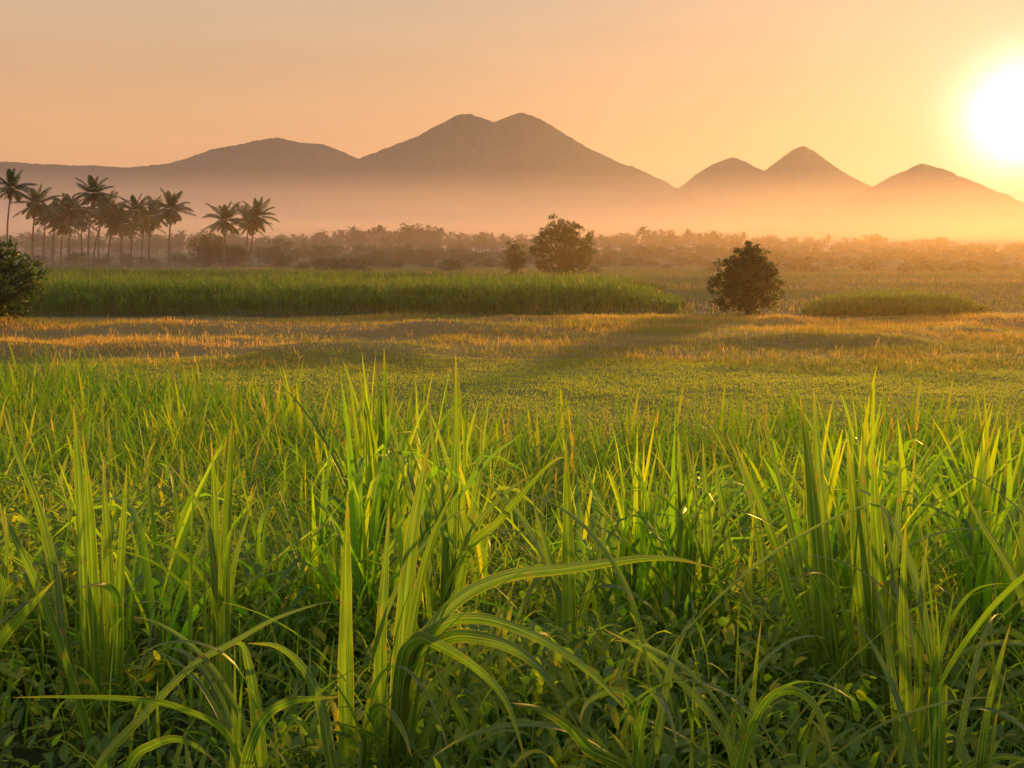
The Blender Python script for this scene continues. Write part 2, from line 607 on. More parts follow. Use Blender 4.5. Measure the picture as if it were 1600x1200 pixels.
def make_materials():
    M = MAT

    def dry_tips(t, col):
        """pale midrib, painted bright rim, dark and yellow streaks and dry rusty flecks of a cane leaf"""
        au = t.nodes.new('ShaderNodeAttribute')
        au.attribute_name = 'u'
        av = t.nodes.new('ShaderNodeAttribute')
        av.attribute_name = 'v'
        ab = math_node(t, 'ABSOLUTE', au.outputs['Fac'])
        cmb = t.nodes.new('ShaderNodeCombineXYZ')
        t.links.new(math_node(t, 'MULTIPLY', au.outputs['Fac'], 2.6), cmb.inputs[0])
        t.links.new(math_node(t, 'MULTIPLY', av.outputs['Fac'], 2.4), cmb.inputs[1])
        oi = t.nodes.new('ShaderNodeObjectInfo')
        t.links.new(math_node(t, 'MULTIPLY', oi.outputs['Random'], 50.0), cmb.inputs[2])
        streak = noise_fac(t, 2.2, 2, 0.5, cmb.outputs[0])
        col = mix_col(t, ramp_node(t, streak, [(0.42, (0, 0, 0)), (0.62, (0.75, 0.75, 0.75))]), mix_col(t, 0.55, col, (0.022, 0.055, 0.012)), (0.13, 0.17, 0.02))  # leaf streaks, with shade and sunlit bands partly painted in
        rib = ramp_node(t, ab, [(0.0, (0.75, 0.75, 0.75)), (0.10, (0.3, 0.3, 0.3)), (0.17, (0, 0, 0))])
        col = mix_col(t, rib, col, (0.17, 0.20, 0.07))
        edge = ramp_node(t, ab, [(0.9, (0, 0, 0)), (0.985, (0.8, 0.8, 0.8))])  # bright orange rim light painted into the leaf margin
        col = mix_col(t, edge, col, (0.30, 0.20, 0.07))
        fl = noise_fac(t, 22.0, 4, 0.6, obj_coord(t))
        spots = ramp_node(t, fl, [(0.62, (0, 0, 0)), (0.70, (0.75, 0.75, 0.75))])
        col = mix_col(t, spots, col, (0.20, 0.10, 0.03))
        tip = ramp_node(t, av.outputs['Fac'], [(0.90, (0, 0, 0)), (0.99, (0.7, 0.7, 0.7))])
        return mix_col(t, tip, col, (0.22, 0.14, 0.05))

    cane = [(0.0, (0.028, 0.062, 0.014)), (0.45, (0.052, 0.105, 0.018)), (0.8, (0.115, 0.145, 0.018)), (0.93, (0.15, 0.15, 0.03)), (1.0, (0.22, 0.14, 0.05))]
    M['hero_leaf'] = leaf_mat('cane_leaf', cane, (2.9, 3.6, 0.7), 0.48, 0.42, 0.3, extra=dry_tips)
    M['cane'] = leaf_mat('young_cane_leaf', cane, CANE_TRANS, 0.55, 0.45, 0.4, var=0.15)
    M['cane_far'] = leaf_mat('field_cane_leaf', [(0.0, (0.032, 0.06, 0.013)), (0.5, (0.07, 0.105, 0.018)), (0.85, (0.125, 0.14, 0.025)), (1.0, (0.13, 0.10, 0.04))],
                             (2.2, 2.6, 1.0), 0.45, 0.55, 0.25)
    M['weed'] = leaf_mat('weed_leaf', [(0.0, (0.045, 0.082, 0.024)), (0.5, (0.095, 0.14, 0.03)), (0.85, (0.18, 0.19, 0.025)), (1.0, (0.28, 0.23, 0.02))],
                         (4.6, 4.6, 0.8), 0.5, 0.55, 0.14)
    M['turf'] = leaf_mat('turf_blade', [(0.0, (0.09, 0.12, 0.02)), (0.5, (0.18, 0.20, 0.03)), (0.9, (0.27, 0.25, 0.04)), (1.0, (0.24, 0.18, 0.05))],
                         (3.4, 3.3, 1.0), 0.5, 0.6, 0.2)
    M['dry'] = leaf_mat('dry_grass_blade', [(0.0, (0.09, 0.11, 0.024)), (0.35, (0.16, 0.155, 0.036)), (0.6, (0.28, 0.175, 0.05)), (0.85, (0.40, 0.235, 0.07)), (1.0, (0.42, 0.28, 0.12))],
                        (2.8, 2.6, 1.3), 0.5, 0.6, 0.2)
    M['tree_leaf'] = leaf_mat('broad_leaf', [(0.0, (0.018, 0.032, 0.010)), (0.5, (0.035, 0.055, 0.014)), (0.9, (0.07, 0.085, 0.018)), (1.0, (0.12, 0.11, 0.02))],
                              (1.6, 1.9, 0.8), 0.35, 0.5, 0.3)
    M['palm_leaf'] = leaf_mat('palm_leaflet', [(0.0, (0.022, 0.036, 0.012)), (0.5, (0.04, 0.058, 0.016)), (0.8, (0.075, 0.075, 0.02)), (1.0, (0.20, 0.12, 0.05))],
                              (1.5, 1.7, 0.9), 0.35, 0.45, 0.35)

    def bark(t):
        return ramp_node(t, noise_fac(t, 5.0, 5, 0.65, obj_coord(t)), [(0.3, (0.05, 0.036, 0.026)), (0.7, (0.13, 0.10, 0.075))])
    M['bark'] = solid_mat('bark', bark, 0.9, 0.1, (14.0, 0.7, 0.04))

    def palm_bark(t):
        return ramp_node(t, noise_fac(t, 3.0, 5, 0.65, obj_coord(t)), [(0.3, (0.09, 0.075, 0.06)), (0.7, (0.19, 0.16, 0.13))])
    M['palm_bark'] = solid_mat('palm_bark', palm_bark, 0.9, 0.1, (9.0, 0.6, 0.04))
    M['stalk'] = solid_mat('cane_stalk', lambda t: ramp_node(t, noise_fac(t, 12.0, 3, 0.6, obj_coord(t)), [(0.35, (0.05, 0.09, 0.02)), (0.7, (0.15, 0.12, 0.045))]), 0.5, 0.4)


CANE_TRANS = (5.6, 5.6, 0.8)


# ------------------------------------------------------------------ trees
def tree_meshes(H, Wd, trunk_h, n_limb, n_clump, leaf_n, leaf_size, seed, clump_r=0.38, squash=1.0, low=0.0, hollow=0.35, tone=0.4, trunk_r=None,
                shape='round', bare=0.0, ragged=0.08, lumpy=1.0):
    """(trunk mesh data, crown mesh data) for a broadleaf tree H tall and Wd wide, local origin at the base"""
    g = np.random.default_rng(seed)
    tr = trunk_r or 0.035 * H
    cz0 = low * H
    rz = (H - cz0) / 2
    cz = cz0 + rz
    tubes = []
    top = np.array((g.normal(0, 0.03) * H, g.normal(0, 0.03) * H, H * 0.8))
    path = bez((0, 0, -0.15), (g.normal(0, 0.04) * H, g.normal(0, 0.04) * H, H * 0.4), top, 9)
    tubes.append(tube(path, np.linspace(tr * 1.25, tr * 0.25, 9) * np.where(np.arange(9) == 0, 1.35, 1), 8))
    # clump centres spread through the crown's volume, denser towards its skin
    C = []
    while len(C) < n_clump:
        v = g.normal(size=3)
        v /= np.linalg.norm(v)
        r = (hollow + (1 - hollow) * g.random() ** 0.55)
        ang = math.atan2(v[1], v[0])
        lump = 1 + lumpy * (0.13 * math.sin(3 * ang + seed) + 0.10 * math.sin(5 * ang + 2.1 * v[2] * 3 + seed * 1.7))
        p = v * r * lump
        if g.random() < ragged and v[2] > -0.4:
            p = p * g.uniform(1.05, 1.22)
        if shape == 'cone':
            k = 1.12 - 0.60 * max(0, (p[2] + 0.75) / 1.75) ** 1.5
            p[0] *= k
            p[1] *= k
        elif shape == 'umbrella' and p[2] < -0.25:
            p[2] = -0.25 - (p[2] + 0.25) * -0.5
        C.append((p[0] * Wd / 2, p[1] * Wd / 2, cz + p[2] * rz * squash))
    C = np.array(C)
    # limbs run from the trunk to groups of clumps, twigs to each clump
    limb_ends = C[g.choice(len(C), min(n_limb, len(C)), replace=False)]
    limb_paths = []
    for e in limb_ends:
        zz = min(max(trunk_h, e[2] - 0.25 * H - 0.4 * np.hypot(e[0], e[1])), H * 0.7)
        k = np.interp(zz, path[:, 2], np.arange(9))
        a = path[int(k)]
        mid = (a + e) / 2 + np.array((0, 0, 0.05 * H))
        lp = bez(a, mid, e * np.array((0.9, 0.9, 1)), 6)
        limb_paths.append(lp)
        r0 = tr * g.uniform(0.3, 0.5)
        tubes.append(tube(lp, np.linspace(r0, r0 * 0.22, 6), 5))
    allp = np.vstack(limb_paths + [path[4:]])
    for c in C[::2]:
        d = np.linalg.norm(allp - c, axis=1)
        a = allp[int(np.argmin(d))]
        tubes.append(tube(bez(a, (a + c) / 2 + g.normal(0, 0.02 * H, 3), c, 4), np.linspace(tr * 0.12, tr * 0.04, 4), 3))
    V, Q, A = merge(tubes)
    trunk = np_mesh('trunk', V, Q, smooth_shade=True, mat=MAT['bark'])
    LC, LO, LT = [], [], []
    for c in C:
        if g.random() < bare:
            continue
        m = int(leaf_n * g.uniform(0.5, 1.5))
        sp = clump_r * g.uniform(0.7, 1.35)
        pts = g.normal(size=(m, 3)) * np.array((1, 1, 0.7)) * sp * 0.55 + c
        pts[:, 2] = np.maximum(pts[:, 2], 0.05)
        LC.append(pts)
        LO.append(nrm_rows(pts - np.array((0, 0, cz - 0.2 * H))))
        LT.append(np.full(m, tone + g.normal(0, 0.14)))
    V, Q, A = leaf_quads(np.concatenate(LC), leaf_size, np.concatenate(LO), np.concatenate(LT))
    crown = np_mesh('crown', V, Q, A, mat=MAT['tree_leaf'])
    return trunk, crown


def place_tree(name, meshes, loc, rz=0.0, scale=(1, 1, 1), label=None, cat='tree', group=None):
    r = empty(name, loc, rz)
    r.scale = scale
    tag(r, label, cat, group)
    link('trunk', meshes[0], r)
    link('crown', meshes[1], r)
    return r


def palm_meshes(H, frond_len, seed, lean=(0.0, 0.0), nf=22, skirt=6):
    g = np.random.default_rng(seed)
    topp = np.array((lean[0], lean[1], H))
    path = bez((0, 0, -0.2), (lean[0] * 0.1 + g.normal(0, 0.25), lean[1] * 0.2, H * 0.55), topp, 26)
    rad = np.linspace(0.17, 0.10, 26) * (1 + 0.05 * (np.arange(26) % 2))
    rad[:3] *= (1.6, 1.35, 1.12)
    V, Q, A = tube(path, rad, 8)
    trunk = np_mesh('trunk', V, Q, smooth_shade=True, mat=MAT['palm_bark'])
    parts = []
    for k in range(nf + skirt):
        dead = k >= nf
        az = k * 2.39996 + g.normal(0, 0.15)
        f = k / nf
        if dead:
            lean0, bend, Lf = R(g.uniform(118, 140)), R(g.uniform(20, 40)), frond_len * g.uniform(0.5, 0.7)
        else:
            lean0 = R(4 + 112 * f ** 0.95 + g.normal(0, 7))
            bend = R(26 + 34 * math.sin(f * math.pi) + g.normal(0, 9))
            Lf = frond_len * g.uniform(0.85, 1.1) * (0.8 if f < 0.12 else 1)
        n = 15
        s = np.linspace(0, 1, n)
        th = lean0 + bend * s ** 1.6
        thm = (th[1:] + th[:-1]) / 2
        r = np.concatenate(([0], np.cumsum(np.sin(thm)))) * Lf / (n - 1)
        z = np.concatenate(([0], np.cumsum(np.cos(thm)))) * Lf / (n - 1)
        P = topp + np.stack((r * math.cos(az), r * math.sin(az), z), -1)
        tb = tube(P, np.linspace(0.035, 0.008, n), 4)
        tb[2]['tone'] = np.full(len(tb[0]), 0.95 if dead else 0.75)
        parts.append(tb)
        T = nrm_rows(np.gradient(P, axis=0))
        S = np.array((-math.sin(az), math.cos(az), 0))
        # leaflets: two ranks, drooping
        m = 40
        ss = np.linspace(0.16, 0.995, m)
        base = np.stack([np.interp(ss, s, P[:, i]) for i in range(3)], -1)
        tt = np.stack([np.interp(ss, s, T[:, i]) for i in range(3)], -1)
        ll = 0.72 * np.sin(np.clip((ss * 0.93 + 0.09), 0, 1) * math.pi) ** 0.6 * Lf / 3.9 + 0.12
        up = np.cross(tt, S)
        up *= np.sign(up[:, 2:3] + 1e-6)
        for sg in (-1, 1):
            d = nrm_rows(S * sg * 0.95 + tt * 0.62 + up * 0.12 - np.array((0, 0, 0.55 if not dead else 1.2)) + g.normal(0, 0.08, (m, 3)))
            w = np.cross(d, up)
            w = nrm_rows(w) * 0.045
            mid = base + d * (ll * 0.5)[:, None] + np.array((0, 0, 0.02))
            tip = base + d * ll[:, None] - np.array((0, 0, 1.0)) * (0.16 * ll)[:, None]
            V = np.stack((base - w * 0.6, base + w * 0.6, mid + w, mid - w, tip + w * 0.15, tip - w * 0.15), 1).reshape(-1, 3)
            i = np.arange(m)[:, None] * 6
            Q = np.concatenate((i + np.array((0, 1, 2, 3)), i + np.array((3, 2, 4, 5))))
            tone = (0.98 if dead else 0.35 + 0.25 * (f > 0.8)) + g.normal(0, 0.1)
            parts.append((V, Q, {'tone': np.full(len(V), min(1, max(0, tone)))}))
    # short stubs and nuts under the crown
    for k in range(7):
        a = g.uniform(0, 6.28)
        c = topp + np.array((0.22 * math.cos(a), 0.22 * math.sin(a), -0.25 + g.normal(0, 0.06)))
        tb = tube(c + np.array((0, 0, 1.0)) * np.linspace(-0.13, 0.13, 6)[:, None], np.array((0.02, 0.09, 0.115, 0.115, 0.085, 0.02)), 6)
        tb[2]['tone'] = np.full(len(tb[0]), 0.7)
        parts.append(tb)
    V, Q, A = merge(parts)
    crown = np_mesh('crown', V, Q, A, mat=MAT['palm_leaf'])
    return trunk, crown

# ------------------------------------------------------------------ palms, trees and fields in the middle distance
def on_ground(px, py, Y=None):
    """where the ground lies at picture column px, at distance Y or where row py meets level ground"""
    if Y is None:
        r = ray(px, py)
        Y = -CAM_H / r[2] * r[1]
    p = at(px, 385 + CAM_H * F / Y, Y)
    return np.array((p[0], Y, float(ground_z(p[0], Y))))


def build_palms():
    # crown column, top row, base column, distance, label
    data = [(17, 266, 13, 172, 'tall slim coconut palm rising above the leafy bush at the field edge'),
            (56, 290, 52, 176, 'short coconut palm with an upright frond tuft, second from the left end of the grove'),
            (72, 316, 68, 186, 'small thin coconut palm in the gap just right of the second palm'),
            (89, 312, 82, 181, 'coconut palm with a bowed trunk left of the first thick crowned palm'),
            (108, 300, 107, 170, 'coconut palm with a dense upright crown left of the tallest grove palm'),
            (146, 276, 139, 168, 'tallest coconut palm in the dense middle of the grove'),
            (166, 302, 146, 178, 'slender coconut palm leaning right behind the tallest grove palm'),
            (178, 318, 169, 170, 'low crowned coconut palm with a sturdy dark trunk right of the tallest'),
            (212, 302, 205, 173, 'coconut palm with a spiky top between the low crowned and wide crowned palms'),
            (238, 310, 232, 182, 'hazy coconut palm half hidden behind the wide crowned palm'),
            (266, 300, 264, 168, 'wide crowned coconut palm at the right end of the dense grove'),
            (351, 316, 351, 172, 'coconut palm standing in the dark thicket apart from the grove'),
            (388, 322, 386, 178, 'rear coconut palm of the crossed pair at the grove end'),
            (402, 312, 391, 170, 'front coconut palm of the crossed pair, trunk leaning right')]
    for i, (cx, ty, bx, Y, lab) in enumerate(data):
        b = on_ground(bx, 0, Y)
        t = at(cx, ty, Y)
        fl = 4.3 if i not in (2,) else 3.5
        fl *= 1.0 + 0.06 * math.sin(i * 2.3)
        H = t[2] - b[2] - fl * 0.72
        ms = palm_meshes(H, fl, 40 + i, (t[0] - b[0], rng.normal(0, 0.4)), nf=22 + i % 4, skirt=(4, 9, 6)[i % 3])
        place_tree('coconut_palm', ms, b, 0, label=lab, cat='palm tree', group='coconut palms along the far field edge')


def build_rear_palms():
    lab = 'hazy coconut palm in the second row behind the dense grove'
    for i, (cx, ty, bx) in enumerate([(98, 326, 95), (126, 320, 128), (158, 310, 155), (192, 328, 190), (226, 324, 221)]):
        Y = 192 + 5 * (i % 3)
        b, t = on_ground(bx, 0, Y), at(cx, ty, Y)
        fl = 4.2
        ms = palm_meshes(t[2] - b[2] - fl * 0.72, fl, 70 + i, (t[0] - b[0], 0.2), nf=22, skirt=9)
        place_tree('coconut_palm', ms, b, 0, label=lab, cat='palm tree', group='palms of the second row')


def build_trees():
    # the three trees standing clear in the fields, and the bush at the left
    b = on_ground(877, 440)
    Y = 97.0
    b = on_ground(877, 0, Y)
    top = at(877, 345, Y)[2] - b[2]
    ms = tree_meshes(top, 6.0, 1.0, 26, 330, 42, 0.21, 3, clump_r=0.29, low=0.05, hollow=0.5, tone=0.3, trunk_r=0.32, ragged=0.05, lumpy=0.6)
    place_tree('field_tree', ms, b, 0.4, label='round open crowned tree with thick trunk behind the long cane block')
    Y = 104.0
    b = on_ground(806, 0, Y)
    top = at(806, 370, Y)[2] - b[2]
    ms = tree_meshes(top, 2.2, 0.5, 9, 80, 34, 0.21, 8, clump_r=0.30, low=0.06, hollow=0.15, tone=0.3, trunk_r=0.10)
    place_tree('field_tree', ms, b, 1.0, label='small narrow tree just left of the round open crowned tree')
    Y = 51.0
    b = on_ground(1168, 0, Y)
    top = at(1168, 384, Y)[2] - b[2]
    ms = tree_meshes(top, 3.7, 0.25, 26, 620, 42, 0.13, 12, clump_r=0.19, low=0.0, hollow=0.1, tone=0.25, trunk_r=0.11, shape='cone')
    place_tree('bushy_tree', ms, b, 0.0, label='dense dark bushy tree leafy to the ground between the two cane blocks')
    Y = 42.0
    b = on_ground(-12, 0, Y)
    top = at(-12, 380, Y)[2] - b[2]
    ms = tree_meshes(top, 4.2, 0.4, 14, 330, 40, 0.17, 21, clump_r=0.24, low=0.0, hollow=0.1, tone=0.6, trunk_r=0.09)
    place_tree('leafy_bush', ms, b, 0.0, label='leafy green bush at the left end of the long cane block', cat='bush')
    # thicket behind the palms
    Y = 182.0
    for k, (px, ty, wpx, lab) in enumerate([(328, 362, 52, 'dark bushy tree of the thicket beside the single palm, left one'),
                                            (364, 384, 62, 'dark bushy tree of the thicket beside the single palm, right one')]):
        b = on_ground(px, 0, Y + 5 * k)
        top = at(px, ty, Y + 5 * k)[2] - b[2]
        ms = tree_meshes(top, wpx * Y / F, 1.0, 12, 200, 28, 0.34, 60 + k, clump_r=0.75, low=0.0, hollow=0.15, tone=0.35)
        place_tree('thicket_tree', ms, b, 0.3 * k, label=lab)
    gpx = [(20, 408, 40), (62, 398, 46), (118, 392, 44), (160, 398, 34), (196, 396, 30), (232, 400, 40), (282, 392, 44), (300, 404, 30)]
    v = [tree_meshes(3.2, 5.0, 0.3, 6, 60, 18, 0.30, 80 + k, clump_r=0.6, low=0.0, hollow=0.1, tone=0.55, trunk_r=0.06) for k in range(3)]
    for k, (px, ty, wpx) in enumerate(gpx):
        Yk = 184 + 4 * (k % 3)
        b = on_ground(px, 0, Yk)
        h = at(px, ty, Yk)[2] - b[2]
        place_tree('low_shrub', v[k % 3], b, k * 1.3, (wpx * Yk / F / 5.0,) * 2 + (h / 3.2,), 'low green shrub at the feet of the coconut palm grove', 'shrub',
                   'shrubs under the coconut palms')


def build_treeline():
    # misty single trees out in the fields: column, top row, width px, distance, label
    singles = [(503, 378, 40, 215, 'lone hazy tree standing in the mist right of the palms'),
               (438, 372, 46, 250, 'hazy rounded tree close behind the crossed pair of palms'),
               (475, 388, 30, 262, 'small hazy tree between the palms and the lone hazy tree'),
               (610, 388, 36, 240, 'low misty tree between the lone hazy tree and the small narrow tree'),
               (655, 394, 40, 225, 'flat topped misty shrubby tree left of the small narrow tree'),
               (1300, 404, 30, 150, 'small misty tree right of the dense bushy tree, above the low cane block'),
               (1278, 424, 34, 152, 'low misty bush beside the small tree above the low cane block'),
               (1505, 424, 22, 135, 'tiny pointed misty tree in the orange haze above the low cane block end'),
               (1540, 428, 30, 140, 'low hazy bush right of the tiny pointed misty tree'),
               (1060, 384, 46, 265, 'hazy spreading tree left of the dense bushy tree'),
               (1112, 380, 40, 275, 'hazy tall tree rising behind the dense bushy tree'),
               (985, 392, 36, 250, 'low hazy tree right of the round open crowned tree')]
    var = [tree_meshes(6.0, 4.6, 1.0, 8, 56, 16, 0.42, 100 + k, clump_r=0.62, low=0.05 + 0.06 * (k % 3), hollow=0.2, tone=0.35, trunk_r=0.13) for k in range(4)]
    for k, (px, ty, wpx, Y, lab) in enumerate(singles):
        b = on_ground(px, 0, Y)
        h = at(px, ty, Y)[2] - b[2]
        w = wpx * Y / F / 4.6
        place_tree('misty_tree', var[k % 4], b, k * 0.9, (w, w, h / 6.0), lab)
    # the wood's edge under the mountains: every tree its own object
    line = np.array([(-60, 368), (430, 371), (520, 366), (575, 362), (650, 357), (700, 364), (760, 369), (850, 374), (950, 366), (1000, 362),
                     (1050, 366), (1120, 369), (1200, 374), (1300, 376), (1390, 373), (1460, 377), (1540, 384), (1660, 387)], float)
    g = np.random.default_rng(5)
    tall = [tree_meshes(9.0, 4.2, 2.2, 9, 90, 18, 0.55, 140 + k, clump_r=0.75, low=(0.12, 0.02, 0.2)[k % 3], hollow=0.1, tone=0.35, trunk_r=0.16,
                        shape='round') for k in range(6)]
    pal = [palm_meshes(7.0, 2.7, 160 + k, (g.normal(0, 0.4), 0), nf=15, skirt=2) for k in range(3)]
    lab = 'hazy tree of the misty wood edge below the mountains'
    labp = 'hazy slim palm of the misty wood edge below the mountains'
    grp, grpp = 'trees of the misty wood edge', 'palms of the misty wood edge'
    x = -70.0
    while x < 1670:
        Y = g.uniform(400, 560)
        ty = np.interp(x, line[:, 0], line[:, 1]) + g.uniform(-9, 5)
        b = on_ground(x, 0, Y)
        h = at(x, ty, Y)[2] - b[2]
        if g.random() < 0.12:
            place_tree('wood_edge_palm', pal[g.integers(3)], b, g.uniform(0, 6), (h / 8.6,) * 3, labp, 'palm tree', grpp)
        else:
            s = h / 9.0
            w = s * g.uniform(0.9, 1.7)
            place_tree('wood_edge_tree', tall[g.integers(6)], b, g.uniform(0, 6), (w, w, s), lab, 'tree', grp)
        x += g.uniform(4.5, 10)
    shr = [tree_meshes(3.0, 4.2, 0.3, 6, 60, 18, 0.36, 180 + k, clump_r=0.6, low=0.0, hollow=0.1, tone=0.45, trunk_r=0.06) for k in range(3)]
    labs = 'hazy shrub in front of the misty wood edge'
    x = 410.0
    while x < 1650:
        Y = g.uniform(200, 390)
        b = on_ground(x, 0, Y)
        h = g.uniform(1.4, 4.2) * (0.45 + 0.55 * Y / 250)
        w = g.uniform(0.7, 1.6)
        place_tree('misty_shrub', shr[g.integers(3)], b, g.uniform(0, 6), (w, w, h / 3.0), labs, 'shrub', 'shrubs before the misty wood edge')
        x += g.uniform(5, 13)
    # scattered scrub on the open plain in front of them
    x = 440.0
    while x < 1640:
        Y = g.uniform(125, 205)
        b = on_ground(x, 0, Y)
        h = g.uniform(0.8, 2.3)
        w = h / 3.0 * g.uniform(1.0, 2.0)
        place_tree('plain_shrub', shr[g.integers(3)], b, g.uniform(0, 6), (w, w, h / 3.0), 'low scattered shrub on the open misty plain behind the cane blocks', 'shrub',
                   'scattered shrubs on the plain')
        x += g.uniform(12, 40)


def cane_block(name, pts, h, dens, label_kind, seed, edge=2.5):
    """a standing crop of cane filling the ground polygon pts (metres); h(x, y) its height"""
    g = np.random.default_rng(seed)
    pts = np.array(pts, float)
    lo, hi = pts.min(0), pts.max(0)
    n = int((hi - lo).prod() * dens)
    P = lo + g.random((n, 2)) * (hi - lo)
    nb = len(pts)
    ins = np.zeros(n, bool)
    dist = np.full(n, 1e9)
    for i in range(nb):
        a, b = pts[i], pts[(i + 1) % nb]
        c = (a[1] > P[:, 1]) != (b[1] > P[:, 1])
        with np.errstate(divide='ignore', invalid='ignore'):
            xx = (b[0] - a[0]) * (P[:, 1] - a[1]) / (b[1] - a[1]) + a[0]
        ins ^= c & (P[:, 0] < xx)
        ab = b - a
        t = np.clip(((P - a) @ ab) / (ab @ ab), 0, 1)
        dist = np.minimum(dist, np.linalg.norm(P - (a + t[:, None] * ab), axis=1))
    # the interior only shows its top: thin it out
    keep = ins & ((dist < 3) | (g.random(n) < 0.55))
    P, dist = P[keep], dist[keep]
    n = len(P)
    H = h(P[:, 0], P[:, 1]) * (0.62 + 0.38 * smooth(0, edge, dist)) * g.uniform(0.88, 1.08, n)
    z0 = ground_z(P[:, 0], P[:, 1])
    tint = 0.45 + 0.25 * fbm(P[:, 0] * 0.12, P[:, 1] * 0.2, 2, seed)
    parts = []
    for k in range(6):
        f = g.uniform(0.35, 0.72, n) if k > 1 else g.uniform(0.0, 0.4, n)
        root = np.stack((P[:, 0], P[:, 1], z0 + H * f), -1)
        L = (H * (1.04 - f)) * g.uniform(0.85, 1.35, n)
        tone = np.clip(tint + g.normal(0, 0.12, n) + (0.25 if k > 3 else 0) + (0.42 * (g.random(n) < 0.5) if k < 2 else 0), 0, 1)
        parts.append(blades(root, g.uniform(0, 6.283, n), L, g.uniform(0.045, 0.075, n), g.uniform(0.05, 0.45, n), g.uniform(0.2, 1.5, n), 3, 2, tone=tone,
                            twist=g.uniform(-1, 1, n)))
    st = np.stack((P[:, 0], P[:, 1], z0 - 0.05), -1)
    parts.append(blades(st, g.uniform(0, 6.283, n), H * 0.7, 0.04, g.uniform(0, 0.08, n), 0, 1, 2, tone=0.85))
    V, Q, A = merge(parts)
    A = {'tone': A['tone']}
    tag(link(name, np_mesh(name, V, Q, A, mat=MAT['cane_far'])), kind='stuff')


def build_fields():
    def gp(px, Y):
        return at(px, 400, Y)[0], Y
    # long block on the left, in two plots with a narrow headland between them
    front = [gp(60, 49.5), gp(300, 50), gp(600, 50), gp(900, 50.5), gp(1010, 51), gp(1062, 53), gp(1078, 57), gp(1050, 61), gp(900, 62), gp(500, 63), gp(60, 64), gp(-150, 62), gp(-150, 50)]
    cane_block('cane_crop', front, lambda x, y: (1.62 + 0.13 * fbm(x * 0.22, y * 0.3, 3, 4)) * (1 - 0.38 * smooth(4.5, 9.6, x)), 8.5, '', 31)
    rear = [gp(-100, 67), gp(300, 67), gp(700, 66), gp(960, 65), gp(1035, 66), gp(1040, 70), gp(900, 76), gp(500, 86), gp(60, 96), gp(-100, 96)]
    cane_block('cane_crop', rear, lambda x, y: 1.6 + 0.10 * fbm(x * 0.2, y * 0.3, 2, 14), 4.5, '', 32)
    # low rounded block on the right
    right = [gp(1262, 50), gp(1350, 49), gp(1460, 49), gp(1540, 50), gp(1556, 53), gp(1500, 57), gp(1330, 57), gp(1256, 54)]
    xm = at(1400, 400, 52)[0]
    cane_block('cane_crop', right, lambda x, y: 1.1 * np.clip(1 - np.abs((x - xm) / 6.2) ** 3, 0.3, 1), 20, '', 33, 1.5)


def tufts(n_per, region, hmin, hmax, w, seed, mat, name, tonef, per=4, spread=0.05, lean=0.5, dens=None):
    g = np.random.default_rng(seed)
    y0, y1 = region
    n = int(n_per * (0.56 * (y1 ** 2 - y0 ** 2) + 3.0 * (y1 - y0)))
    y = np.sqrt(y0 ** 2 + g.random(n) * (y1 ** 2 - y0 ** 2))
    x = g.uniform(-1, 1, n) * (0.56 * y + 1.5)
    if dens is not None:
        k = g.random(n) < dens(x, y)
        x, y = x[k], y[k]
        n = len(x)
    hh = g.uniform(hmin, hmax, n)
    if callable(tonef):
        tn, hs = tonef(x, y)
        hh = hh * hs
    parts = []
    for k in range(per):
        dx, dy = g.normal(0, spread, n), g.normal(0, spread, n)
        root = np.stack((x + dx, y + dy, ground_z(x, y) - 0.01), -1)
        parts.append(blades(root, g.uniform(0, 6.283, n), hh * g.uniform(0.6, 1.15, n), w * g.uniform(0.7, 1.3, n), g.uniform(0, lean, n), g.uniform(0.1, 1.2, n),
                            2, 2, tone=np.clip(tn + g.normal(0, 0.12, n), 0, 1), twist=g.uniform(-0.8, 0.8, n)))
    V, Q, A = merge(parts)
    tag(link(name, np_mesh(name, V, Q, {'tone': A['tone']}, mat=MAT[mat])), kind='stuff')


def build_grass():
    # mown green meadow
    tufts(120, (12, 31), 0.05, 0.10, 0.015, 51, 'turf', 'meadow_grass', lambda x, y: (0.5 + 0.15 * fbm(x * 0.25, y * 0.5, 3, 5), 1 + 0.25 * fbm(x * 0.5, y * 0.9, 2, 6)),
          per=4, spread=0.05, lean=0.7)

    # rough pasture: straw coloured, with green clumps and bare brown stripes
    def tone(x, y):
        a = 0.75 * fbm(x * 0.045, y * 0.42, 3, 8) + 0.35 * fbm(x * 0.3, y * 0.5, 2, 18)
        return np.clip(0.46 + 0.46 * a, 0, 1), np.clip(0.85 + 0.75 * fbm(x * 0.2, y * 0.35, 3, 9), 0.25, 2.2)
    tufts(42, (27.5, 50), 0.12, 0.28, 0.022, 52, 'dry', 'pasture_grass', tone, per=4, spread=0.09, lean=0.6,
          dens=lambda x, y: smooth(27.5, 31, y + 2 * fbm(x * 0.2, y * 0.2, 2, 3)) * (0.35 + 0.65 * smooth(-0.5, 0.1, fbm(x * 0.12, y * 0.4, 3, 19))))
    # tall seeding stems catching the sun
    tufts(0.6, (29, 48), 0.2, 0.45, 0.02, 53, 'dry', 'seed_stems', lambda x, y: (np.full(len(x), 0.85), np.ones(len(x))), per=5, spread=0.08, lean=0.25,
          dens=lambda x, y: smooth(0.0, 0.4, fbm(x * 0.15, y * 0.3, 3, 29)) + 0.9 * smooth(10, 14, x) * smooth(30, 31, y) * smooth(37, 34, y))
    # thin weeds on the far fields
    tufts(1.2, (52, 160), 0.25, 0.6, 0.06, 54, 'dry', 'fallow_weeds', lambda x, y: (np.clip(0.3 + 0.4 * fbm(x * 0.05, y * 0.07, 3, 39), 0, 1), np.ones(len(x))), per=5, spread=0.3, lean=0.6)


